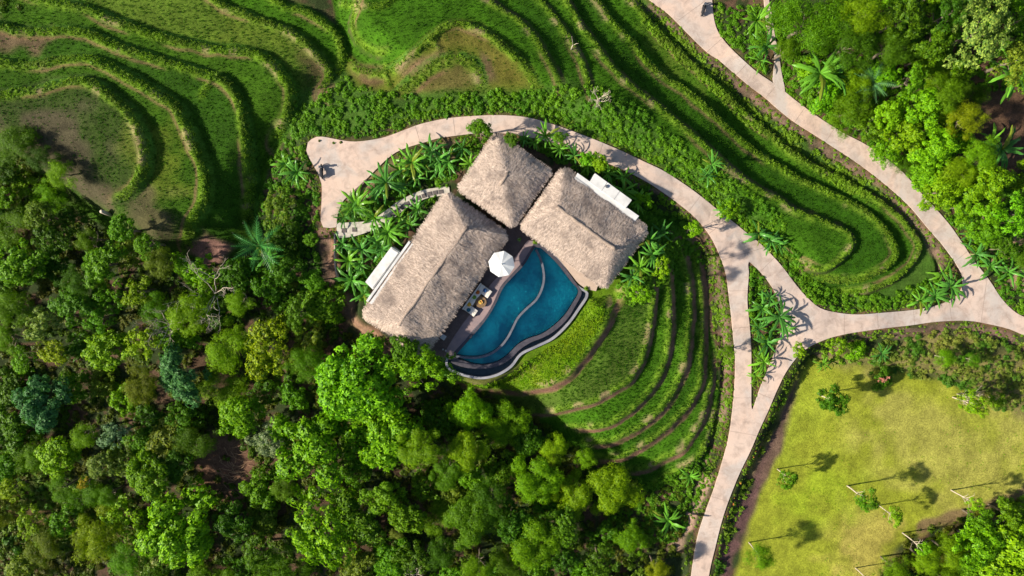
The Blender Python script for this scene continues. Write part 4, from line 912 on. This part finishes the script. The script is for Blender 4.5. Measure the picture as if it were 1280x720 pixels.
# ------------------------------------------------------------------ villa
def frame(corners, z):
    """corners A,B (short side), C,D in photo px at eave height -> centre, angle, length, width"""
    A, B, C_, D = [np.array(P(*c, z)) for c in corners]; cen = (A+B+C_+D)/4
    ax = ((D-A)+(C_-B))/2; Ln = np.linalg.norm(ax); wv = ((B-A)+(C_-D))/2; Wd = np.linalg.norm(wv); return cen, math.atan2(ax[1], ax[0]), Ln, Wd
def rounded(Ln, Wd, rad, n=7):
    o = []
    for cx, cy, a0 in ((Ln/2-rad, Wd/2-rad, 0), (-Ln/2+rad, Wd/2-rad, PI/2), (-Ln/2+rad, -Wd/2+rad, PI), (Ln/2-rad, -Wd/2+rad, 1.5*PI)):
        o += [(cx+rad*math.cos(a0+PI/2*i/n), cy+rad*math.sin(a0+PI/2*i/n)) for i in range(n+1)]
    o = np.array(o); return spline(o, .25, True)
def pavilion(corners, ze, rise, inset, label, name, seed, rad=.9, nstraw=16000, capw=.5):
    cen, an, Ln, Wd = frame(corners, ze); root = empty(name, (cen[0], cen[1], 0), label, 'villa', 'thatched villa pavilions', an)
    hw = Wd/2; s1 = rise/hw; s2 = rise/max(inset, .5)
    def zf(x, y):
        a = (hw-np.abs(y))*s1; b_ = (Ln/2-np.abs(x))*s2; k = .12
        h = -k*np.log(np.exp(-a/k)+np.exp(-b_/k)+np.exp(-(rise+.0)/k))
        h = h+(vnoise(x+seed, y, 1.6, seed)-.5)*.22+(vnoise(x, y+seed, .5, seed+1)-.5)*.06
        cc = np.where(b_ < a, (Ln/2-np.abs(x)), (hw-np.abs(y)))+(vnoise(x, y, 1.2, seed+4)-.5)*.35; h = h-.045*((cc/.55) % 1.0)
        edge = np.minimum(hw-np.abs(y), Ln/2-np.abs(x)); h = h-.22*np.exp(-(edge/.35))
        return ze+h
    ol_ = rounded(Ln, Wd, rad); ol_ = ol_+rng.normal(size=ol_.shape)*.05
    rf = sheet('thatch_roof', ol_, zf, M['thatch'], .38, (), .17, parent=root)
    r = np.random.default_rng(seed); q = np.column_stack([r.uniform(-Ln/2, Ln/2, nstraw), r.uniform(-hw, hw, nstraw)]); q = q[inside(*q.T, ol_)]
    per = ol_[r.integers(0, len(ol_), 1500)]*.99; q = np.vstack([q, per]); n = len(q); e = .12
    gx = (zf(q[:, 0]+e, q[:, 1])-zf(q[:, 0]-e, q[:, 1]))/(2*e); gy = (zf(q[:, 0], q[:, 1]+e)-zf(q[:, 0], q[:, 1]-e))/(2*e)
    endf = (Ln/2-np.abs(q[:, 0]))*s2 < (hw-np.abs(q[:, 1]))*s1
    dv = np.where(endf[:, None], np.column_stack([np.sign(q[:, 0]), q[:, 1]*.25/hw]), np.column_stack([q[:, 0]*.12/Ln, np.sign(q[:, 1])]))
    dv = dv+r.normal(size=(n, 2))*.28; dv /= np.linalg.norm(dv, axis=1)[:, None]
    Ls = r.uniform(.22, .6, n)[:, None]; wd = r.uniform(.009, .022, n)[:, None]; e2 = np.column_stack([-dv[:, 1], dv[:, 0]])
    a = q-dv*Ls*.5; c = q+dv*Ls*.5; za = zf(*a.T)+.015; zc = zf(*np.clip(c, [-Ln/2+.1, -hw+.1], [Ln/2-.1, hw-.1]).T)+r.uniform(.03, .13, n); out_ = ~inside(*c.T, ol_); zc = np.where(out_, zc-.12, zc)
    V = np.stack([np.column_stack([a-e2*wd, za]), np.column_stack([a+e2*wd, za]), np.column_stack([c+e2*wd*.6, zc]), np.column_stack([c-e2*wd*.6, zc])], 1).reshape(-1, 3)
    st = link('straw', mesh('straw', V, np.arange(4*n).reshape(n, 4), M['straw']), root); st['kind'] = 'stuff'
    # ridge cap: a padded roll of straw
    if Ln-2*inset > 1.5:
        hl = Ln/2-inset; pts = [(-hl-.25+i*(2*hl+.5)/24, (vnoise(np.array([i*.9]), np.array([0.]), 1.3, seed)[0]-.5)*.15, ze+rise*.97-.12) for i in range(25)]
    else: pts = [(-.9, 0, ze+rise-.5), (-.3, 0, ze+rise-.26), (.3, 0, ze+rise-.26), (.9, 0, ze+rise-.5)]
    cap = MB(); cap.tube(pts, [capw*(.42+.05*random.random()) for _ in pts], 10)
    co = cap.build('ridge_cap', M['thatch'], root, True); 
    # walls below
    wl = MB(); zz = ze/2-.1; t = .2; iw, il = hw-1.25, Ln/2-1.25
    wl.box((0, iw, zz), (2*il, t, ze+.1)); wl.box((0, -iw, zz), (2*il, t, ze+.1)); wl.box((il, 0, zz), (t, 2*iw-t-.01, ze+.1)); wl.box((-il, 0, zz), (t, 2*iw-t-.01, ze+.1)); wl.build('wall', M['wall'], root)
    for sx in (-1, 1):
        for sy_ in (-1, 1): MB().tube([(sx*(Ln/2-.7), sy_*(hw-.7), -.3), (sx*(Ln/2-.7), sy_*(hw-.7), ze+.1)], .1, 8).build('post', M['bark'], root, True)
    return root, cen, an, Ln, Wd
ZE = 2.3
rA = pavilion([(556,240),(640,291),(531,445),(447,399)], ZE, 1.95, 2.4, 'long thatched pavilion between the banana plants and the pool deck, white bathroom block behind', 'thatched_pavilion', 3, .9, 24000)
rB = pavilion([(620,165),(691,213),(641,286),(571,235)], ZE+.25, 2.1, 3.9, 'square pyramid-roofed thatched pavilion at the top centre between the two long ones', 'thatched_pavilion', 9, .5, 14000)
rC = pavilion([(703,207),(649,284),(758,364),(812,285)], ZE, 1.95, 2.5, 'right-hand thatched pavilion over the pool corner with white block at its back', 'thatched_pavilion', 17, .8, 18000)
def slab_px(quad, zt_, zb, name, mat, root, bev=.03):
    pts = [P(*q, zt_) for q in quad]; inv = root.matrix_basis.inverted() if False else None
    rz = root.rotation_euler[2]; R = Matrix.Rotation(-rz, 2); o = [R @ Vector((p[0]-root.location.x, p[1]-root.location.y)) for p in pts]
    V = [(p.x, p.y, zb) for p in o]+[(p.x, p.y, zt_) for p in o]; F = [(3, 2, 1, 0), (4, 5, 6, 7)]+[(i, (i+1) % 4, 4+(i+1) % 4, 4+i) for i in range(4)]
    bm = bmesh.new(); vs = [bm.verts.new(v) for v in V]; [bm.faces.new([vs[i] for i in f]) for f in F]; bmesh.ops.recalc_face_normals(bm, faces=bm.faces[:]); bmesh.ops.bevel(bm, geom=bm.edges[:], offset=bev, segments=2, affect='EDGES', profile=.5)
    me = bpy.data.meshes.new(name); bm.to_mesh(me); bm.free(); me.materials.append(mat); return link(name, me, root)
def lerp(a, b, t): return (a[0]+(b[0]-a[0])*t, a[1]+(b[1]-a[1])*t)
# left white parapet: two strips with a gutter between, and a flat-roofed block
a, b_, c, d = (511,301),(520,307.5),(467,382),(457.5,376)
slab_px([a, lerp(a, b_, .28), lerp(d, c, .28), d], 2.32, -.3, 'parapet', M['white'], rA[0])
slab_px([lerp(a, b_, .3), lerp(a, b_, .44), lerp(d, c, .44), lerp(d, c, .3)], 2.05, -.3, 'gutter', M['metal'], rA[0])
slab_px([lerp(a, b_, .46), b_, c, lerp(d, c, .46)], 2.4, -.3, 'flat_roof', M['white'], rA[0])
slab_px([(489,308.5),(500,315.5),(466,362),(456.5,352.5)], 2.05, -.3, 'bathroom_block', M['white'], rA[0])
slab_px([(489.4,310.5),(498,316),(465.8,360),(458.5,352.5)], 2.13, 2.0, 'roof_panel', mat_noisy('white_roof_weathered', (.70, .68, .65), (.52, .50, .47), 1.2, .8), rA[0], .02)
a, b_, c, d = (722,216),(799,270),(792,279),(716,228)
slab_px([a, b_, c, d], 2.4, -.3, 'flat_roof', M['white'], rC[0])
slab_px([(744,216.5),(790,250),(782,260.5),(737,228)], 2.6, -.3, 'bathroom_block', M['white'], rC[0])
vb = MB(); vb.box((0, 0, 0), (.3, .3, .22), 0, .03); vx, vy = P(758, 233, 2.7); rzz = rC[0].rotation_euler[2]; vv = Matrix.Rotation(-rzz, 2) @ Vector((vx-rC[0].location.x, vy-rC[0].location.y)); link('vent', mesh('vent', vb.v, vb.f, M['metal']), rC[0], (vv.x, vv.y, 2.69))
for tq in (.33, .67): slab_px([lerp((744,216.5), (790,250), tq-.004), lerp((744,216.5), (790,250), tq+.004), lerp((737,228), (782,260.5), tq+.004), lerp((737,228), (782,260.5), tq-.004)], 2.615, 2.5, 'roof_seam', M['metal'], rC[0], .002)
slab_px([(719,221),(737,234),(734,238.5),(716,226)], 2.47, 2.3, 'roof_step', mat_noisy('grey_roof_step', (.45, .43, .42), (.36, .34, .33), 2, .8), rC[0])

# ------------------------------------------------------------------ pool and deck
zw = ZC-.12
pool = empty('swimming_pool', (*P(640, 400, 0), 0), 'curved two-level blue infinity pool with white outer rim beside the thatched roofs', 'pool')
def pchild(o): 
    o.parent = pool; o.matrix_parent_inverse = Matrix.Translation(pool.location).inverted(); return o
pchild(sheet('basin', pin*1.0, -.55, M['tile'], 0, (), .8))
# basin walls
def wallring(name, line, z0, z1, mat):
    n = len(line); V = [(p[0], p[1], z0) for p in line]+[(p[0], p[1], z1) for p in line]; F = [(i, (i+1) % n, n+(i+1) % n, n+i) for i in range(n)]
    return pchild(link(name, mesh(name, V, F, mat)))
wallring('basin_wall', pin, -.56, ZC-.3, M['tile'])
def shrink(poly, d):
    t = np.roll(poly, -1, 0)-np.roll(poly, 1, 0); t /= np.linalg.norm(t, axis=1)[:, None]+1e-9; n = np.column_stack([-t[:, 1], t[:, 0]])
    ar = .5*np.sum(poly[:, 0]*np.roll(poly[:, 1], -1)-np.roll(poly[:, 0], -1)*poly[:, 1]); return poly+n*d*(1 if ar > 0 else -1)
# overflow channel floor between inner edge and outer rim
edge_out = spline(PL([(667,304.5),(654,327),(639,343.5),(626.5,358.5),(616.5,380),(605.5,398),(593,412.5),(577,430),(563,446),(564,453),(575,458),(592,461),(607,461),(624,457),(638,449),(650,437),(664,428),(678,422.5),(693,414),(709,399),(719,383),(727,367),(723,358),(703,331),(679,306)], ZC), .4, True)
pchild(sheet('inner_edge', edge_out, ZC-.06, M['purple'], 1.2, (pin,), 0))
rim_in = shrink(pout, .30)
pchild(sheet('outer_rim', pout, ZC-.10, M['rimwhite'], 1.9, (rim_in,), 0))
pchild(sheet('overflow_channel', rim_in, ZC-.55, M['purple'], 0, (edge_out,), 0))
DIV = spline(PL([(670,312),(675,322),(678.5,334),(680,348),(677,362),(670,375),(657,387),(647,398),(641,410),(634,423),(624,435),(612,443),(598,447),(582,447),(569,445)], ZC), .4)
pchild(sheet('dividing_wall', offset_ribbon(DIV, .27), ZC-.02, mat_noisy('divider_stone', (.15, .15, .18), (.09, .095, .12), 2, .5), 1.4, (), 0))
wt = tag(sheet('water', shrink(pin, -.02), zw, M['water'], 0, (), .6), kind='structure')
tag(sheet('channel_water', shrink(rim_in, .02), ZC-.42, M['water'], 0, (shrink(edge_out, -.02),), 0), kind='structure')
# pale coping strip on the deck side and under the right pavilion
COP = [(668,302),(654,326),(639,343),(626,358),(616,380),(605,398),(592,412),(576,430),(562,445),(557,440),(565,425),(577,407),(589,391),(598,380),(606,367),(612,357),(622,346),(636,330),(650,314),(660,300)]
coping = tag(sheet('coping_terrace', spline(PL(COP, ZC), .5, True), ZC-.035, M['coping'], .6, (), 0), kind='structure')
tag(sheet('plaster_terrace', spline(PL([(676,303),(690,314),(703,329),(714,343),(724,355),(736,362),(747,358),(700,300),(680,292)], ZC), .5, True), ZC-.09, M['sand'], .6, (), 0), kind='structure')
deck = empty('wooden_deck', (*P(600, 370, 0), 0), 'dark brown plank deck strip between the long thatched roof and the pool', 'deck')
da, db_ = np.array(P(652, 282, ZC)), np.array(P(543, 446, ZC)); ax = (db_-da); Ld = np.linalg.norm(ax); ax /= Ld; nn_ = np.array([-ax[1], ax[0]])
if nn_[0] < 0: nn_ = -nn_
ang = math.atan2(ax[1], ax[0])
b = MB(); b.box((0, 0, 0), (1, .185, .05), 0, .008); bme = mesh('plank', b.v, b.f, M['deck'])
k = 0
for row_ in range(-7, 11):
    off = row_*.2; tpos = 0.0; rr_ = random.Random(row_+50)
    endp = Ld-max(0, off)*.4
    while tpos < endp-.4:
        ln = min(rr_.uniform(3.0, 4.2), endp-tpos); c2 = da+ax*(tpos+ln/2)+nn_*off
        o = link('plank', bme, deck, (c2[0]-deck.location.x, c2[1]-deck.location.y, ZC-.16+(.06 if row_ < 4 else 0)+rr_.uniform(-.004, .004)), (0, 0, ang), (ln-.015, 1, 1)); tpos += ln; k += 1
pf = np.array([da-nn_*1.6-ax*.1, da+nn_*2.15-ax*.1, db_+nn_*1.6, db_-nn_*1.6]); 
tag(sheet('terrace_base', pf, ZC-.24, mat_noisy('dark_base', (.05, .038, .035), (.08, .06, .055), 2), .8, (), 0), kind='structure')

# umbrella
x, y = P(627, 330, 2.6); um = empty('parasol', (x, y, ZC-.07), 'white octagonal parasol standing on the deck at the edge of the pool', 'parasol'); Ru = 1.62
pv = []
for i in range(8):
    a0, a1 = 2*PI*(i-.5)/8+.2, 2*PI*(i+.5)/8+.2; am = (a0+a1)/2; n = 5; V = []; F = []
    for j in range(n+1):
        t = j/n; rr_ = Ru*t; z = 2.75-.55*t**1.15
        for s_, aa in ((0, a0), (1, am), (2, a1)): V.append((rr_*math.cos(aa)*(1 if s_ != 1 else .925*math.cos(0)), rr_*math.sin(aa)*(1 if s_ != 1 else .925), z-(.05*t if s_ == 1 else 0)))
    for j in range(n): F += [(j*3, (j+1)*3, (j+1)*3+1, j*3+1), (j*3+1, (j+1)*3+1, (j+1)*3+2, j*3+2)]
    link('canopy_panel', mesh('canopy_panel', V, F, M['whitecloth']), um)
    MB().tube([(0, 0, 2.72), (Ru*math.cos(a0), Ru*math.sin(a0), 2.19)], .018, 5).build('rib', M['metal'], um)
MB().tube([(0, 0, 0), (0, 0, 2.85)], .04, 8).build('pole', M['metal'], um); MB().lathe((0, 0, 0), [(.4, 0), (.4, .06), (.1, .1)]).build('base', M['stone'], um)
MB().lathe((0, 0, 2.74), [(.09, 0), (.07, .06), (.02, .12)], 10).build('finial', M['whitecloth'], um)

# U-shaped sofa
zs = ZC-.07
s0 = np.array(P(577.5, 386, zs+.5)); s1 = np.array(P(600.5, 353.5, zs+.5)); sax = s1-s0; Ls = np.linalg.norm(sax); sang = math.atan2(sax[1], sax[0])
sn = np.array([math.sin(sang), -math.cos(sang)])
sofa = empty('sofa', (s0[0], s0[1], zs), 'cream U-shaped outdoor sofa with coloured pillows on the deck', 'sofa', None, sang)   # local x along the back, -y towards the pool
MB().box((Ls/2, -.1, .36), (Ls, .2, .72), 0, .04).build('backrest', M['cream'], sofa)
MB().box((Ls/2, -.62, .13), (Ls, .84, .26), 0, .02).build('base', M['wicker'], sofa)
MB().box((.42, -1.42, .13), (.84, .78, .26), 0, .02).build('base', M['wicker'], sofa); MB().box((Ls-.5, -1.42, .13), (1.0, .78, .26), 0, .02).build('base', M['wicker'], sofa)
for (cx, cy, w_, d_) in ((.5, -1.32, .94, .94), (.5, -.53, .94, .6), (Ls/2, -.53, Ls-2.1, .62), (Ls-.55, -.53, 1.04, .6), (Ls-.55, -1.35, 1.04, 1.0)):
    MB().box((cx, cy, .36), (w_, d_, .17), 0, .05).build('seat_cushion', M['cream'], sofa, True)
for i, (cx, cy, mt) in enumerate(((.35, -.75, 'teal'), (.95, -.42, 'yellow'), (Ls*.52, -.42, 'green'), (Ls-1.15, -.42, 'orange'), (Ls-.45, -1.0, 'blue'))):
    pm = MB(); pm.ball((0, 0, 0), .27, 8, (1, 1, .42)); o = pm.build('pillow', M[mt], sofa, True, loc=(cx, cy, .52), rot=(.3, .1*i, i*.7)); o['label'] = f'{mt} scatter pillow'
# round wicker table with bowl and fruit
x, y = P(601, 377.5, zs+.45); tb = empty('coffee_table', (x, y, zs), 'round brown wicker coffee table in the hollow of the sofa', 'table')
MB().lathe((0, 0, 0), [(.5, 0), (.56, .1), (.6, .3), (.62, .38)], 24).build('base', M['wicker'], tb, True); MB().lathe((0, 0, .385), [(.70, 0), (.72, .03), (.70, .06)], 28).build('tabletop', M['wicker'], tb)
MB().lathe((0, 0, .45), [(.1, 0), (.2, .05), (.27, .12), (.24, .115), (.05, .05)], 18).build('tray', M['gold'], tb, True)['label'] = 'shiny brass bowl'
bw = [(.12, .1, 'orange'), (-.1, .05, 'green'), (.0, -.12, 'yellow')]
for fx, fy, mt in bw: tag(MB().ball((0, 0, 0), .08).build('fruit', M[mt], None, True, loc=(x+fx, y+fy, zs+.57)), f'{mt} fruit in the brass bowl on the wicker table', 'fruit')
x, y = P(554, 421.5, zs+.45); st_ = empty('stool', (x, y, zs), 'small white cube stool on the dark deck near its lower end', 'stool', None, ang)
MB().box((0, 0, .39), (.62, .62, .07), 0, .02).build('seat', M['white'], st_); MB().box((0, 0, .18), (.52, .52, .35), 0, .02).build('base', M['white'], st_)
for i, (q, w_) in enumerate((((554, 436.5), 'nearest the thatch'), ((557.5, 438), 'nearest the coping'))):
    x, y = P(*q, zs); cpo = MB(); cpo.lathe((0, 0, 0), [(.07, 0), (.09, .1), (.11, .2), (.09, .2), (.06, .03)], 12)
    tag(cpo.build('candle_lantern', M['white'], None, True, loc=(x, y, zs)), f'tiny white lantern at the lower end of the deck, {w_}', 'lantern', 'white lanterns on the deck')
x, y = P(649, 299.5, zs+.2); pl = empty('potted_plant', (x, y, zs), 'small potted plant between the pavilions at the top of the deck', 'plant')
MB().lathe((0, 0, 0), [(.14, 0), (.2, .3), (.17, .3), (.12, .2)], 14).build('pot', M['white'], pl, True)
V, Fq = rosettes(np.array([[0, 0, .4], [.08, .05, .5], [-.07, .02, .45], [0, -.1, .42]]), np.tile([0, 0, 1.], (4, 1)), .22, np.random.default_rng(2), 6, .4, .2); link('foliage', mesh('foliage', V, Fq, M['shrub']), pl)
pillar = [(669, 303), (733, 361)]
for i, q in enumerate(pillar):
    x, y = P(*q, ZC); c_ = clump(95+i, 14, .3, .2, M['crestg']); o = link('pool_plant', c_.data, None, (x, y, ZC-.1)); tag(o, ('tiny' if i == 0 else 'small')+' yellow-green plant at the '+('top' if i == 0 else 'right-hand')+' tip of the pool', 'plant')

# ------------------------------------------------------------------ garden steps: kerbed path with inset dark pavers
stp = empty('garden_path', (*P(490, 268, 0), 0), 'pale kerbed garden path with square dark pavers leading to the pavilions', 'path')
GPX = [(421,288),(438,287),(455,284),(470,279),(487,268),(500,258),(514,250),(530,243),(546,240),(562,238)]
gl_ = spline(PL(GPX, .1), .3); wds = np.interp(np.linspace(0, 1, len(gl_)), [0, .12, .25, .5, .8, 1], [.95, .9, .65, .66, .55, .5])
o = sheet('kerb_slab', offset_ribbon(gl_, wds), .12, M['stone'], .5, (), .6); o.parent = stp; o.matrix_parent_inverse = Matrix.Translation(stp.location).inverted()
b = MB(); b.box((0, 0, 0), (.56, .52, .08), 0, .02); pme = mesh('paver', b.v, b.f, M['paver'])
for i, (qx, qy, q) in enumerate(((430,288,.6),(443,287,.6),(497,264,0),(503,259,0),(509,255,0),(516,251.5,0),(523,247.5,0),(530,244.8,0),(537,242.3,0),(544,240.8,0),(551,239.8,0),(491,268.5,0))):
    x, y = P(qx, qy, .15); sq = 0 if q else math.atan2(*(lambda v: (v[1], v[0]))(gl_[min(len(gl_)-1, np.argmin(np.hypot(*(gl_-[x, y]).T))+1)]-gl_[max(0, np.argmin(np.hypot(*(gl_-[x, y]).T))-1)]))
    link('paver', pme, stp, (x-stp.location.x, y-stp.location.y, .135+(.0 if q else .015)), (0, 0, sq), (1, 1, 1) if not q else (1.05, 1.05, 1))
# low retaining edge of dark timber beside the turning area
l = spline(PL([(458,225),(450,233),(441,241),(434,250)], .0), .4)
tag(sheet('garden_edging', offset_ribbon(l, .2), .16, M['deck'], .5, (), 0), 'dark timber edging board between the turning area and the banana bed', 'edging')
# pale kerb wall on the left garden side
l = spline(PL([(419,292),(419,315),(420,335),(424,352)], -.3), .4)
tag(sheet('kerb_wall', offset_ribbon(l, .16), .05, M['sand'], .8, (), 0), 'thin pale kerb running down beside the orange earth path', 'kerb')

# ------------------------------------------------------------------ motorbike
def wheel_mb(R_, w_):
    b = MB(); n = 18; V = []; F = []; k = 8
    for i in range(n):
        a = 2*PI*i/n
        for j in range(k):
            t = 2*PI*j/k; rr_ = R_+w_*math.cos(t); V.append((rr_*math.cos(a), w_*math.sin(t), rr_*math.sin(a)))
    for i in range(n):
        for j in range(k): F.append((i*k+j, ((i+1) % n)*k+j, ((i+1) % n)*k+(j+1) % k, i*k+(j+1) % k))
    b.add(V, F); return b
def motorbike(px, py, rz, label):
    x, y = P(px, py, .3); z = float(zroad(x, y))+.05; mbk = empty('motorbike', (x, y, z), label, 'motorbike', None, rz)
    for sx in (-.62, .62):
        wv_ = wheel_mb(.25, .055).build('wheel', M['rubber'], mbk, True, loc=(sx, 0, .305)); MB().tube([(0, -.05, 0), (0, .05, 0)], .16, 12).build('rim', M['metal'], wv_)
    b = MB(); b.box((-.12, 0, .5), (.85, .40, .36), 0, .09); b.box((.28, 0, .3), (.5, .44, .1), 0, .03); b.box((.32, 0, .42), (.4, .18, .14), 0, .05); b.box((-.55, 0, .62), (.4, .2, .12), 0, .05); b.build('body', M['black'], mbk, True)
    MB().box((-.28, 0, .76), (.78, .36, .14), 0, .05).build('seat', M['black'], mbk, True)
    MB().tube([(.62, 0, .32), (.5, 0, .75), (.42, 0, 1.0)], [.05, .06, .05], 8).build('fork', M['metal'], mbk, True)
    MB().tube([(.3, -.34, 1.0), (.42, -.16, 1.02), (.44, 0, 1.0), (.42, .16, 1.02), (.3, .34, 1.0)], .022, 6).build('handlebar', M['metal'], mbk, True)
    MB().box((.52, 0, .84), (.26, .42, .4), 0, .08).build('front_fairing', mat_noisy('blue_grey_paint', (.05, .06, .08), (.08, .09, .11), 3, .25), mbk, True)
    MB().ball((.6, 0, .9), .08).build('headlight', M['white'], mbk, True)
    for sy_ in (-1, 1): MB().tube([(.38, sy_*.2, 1.02), (.36, sy_*.28, 1.2)], .01, 5).ball((.36, sy_*.28, 1.22), .05, 8, (.4, 1, .7)).build('mirror', M['metal'], mbk)
motorbike(401.5, 214, PI/2+.06, 'black motorbike parked at the left edge of the concrete turning area')
motorbike(888, 1, PI/2-.3, 'dark motorbike parked at the right edge of the outer road, top of frame')
# litter: dark leaves heaps on the turning area
for i, (qx, qy) in enumerate(((399, 176), (417, 178.5), (426, 178))):
    x, y = P(qx, qy, -.2); c_ = clump(120+i, 9, .14, .16, M['under']); tag(link('fallen_leaves', c_.data, None, (x, y, float(zroad(x, y))+.05)), ('single', 'small double', 'larger')[i]+' dark clump of fallen leaves on the turning area, '+('leftmost', 'middle one', 'rightmost')[i], 'leaf clump', 'leaf clumps on the turning area')
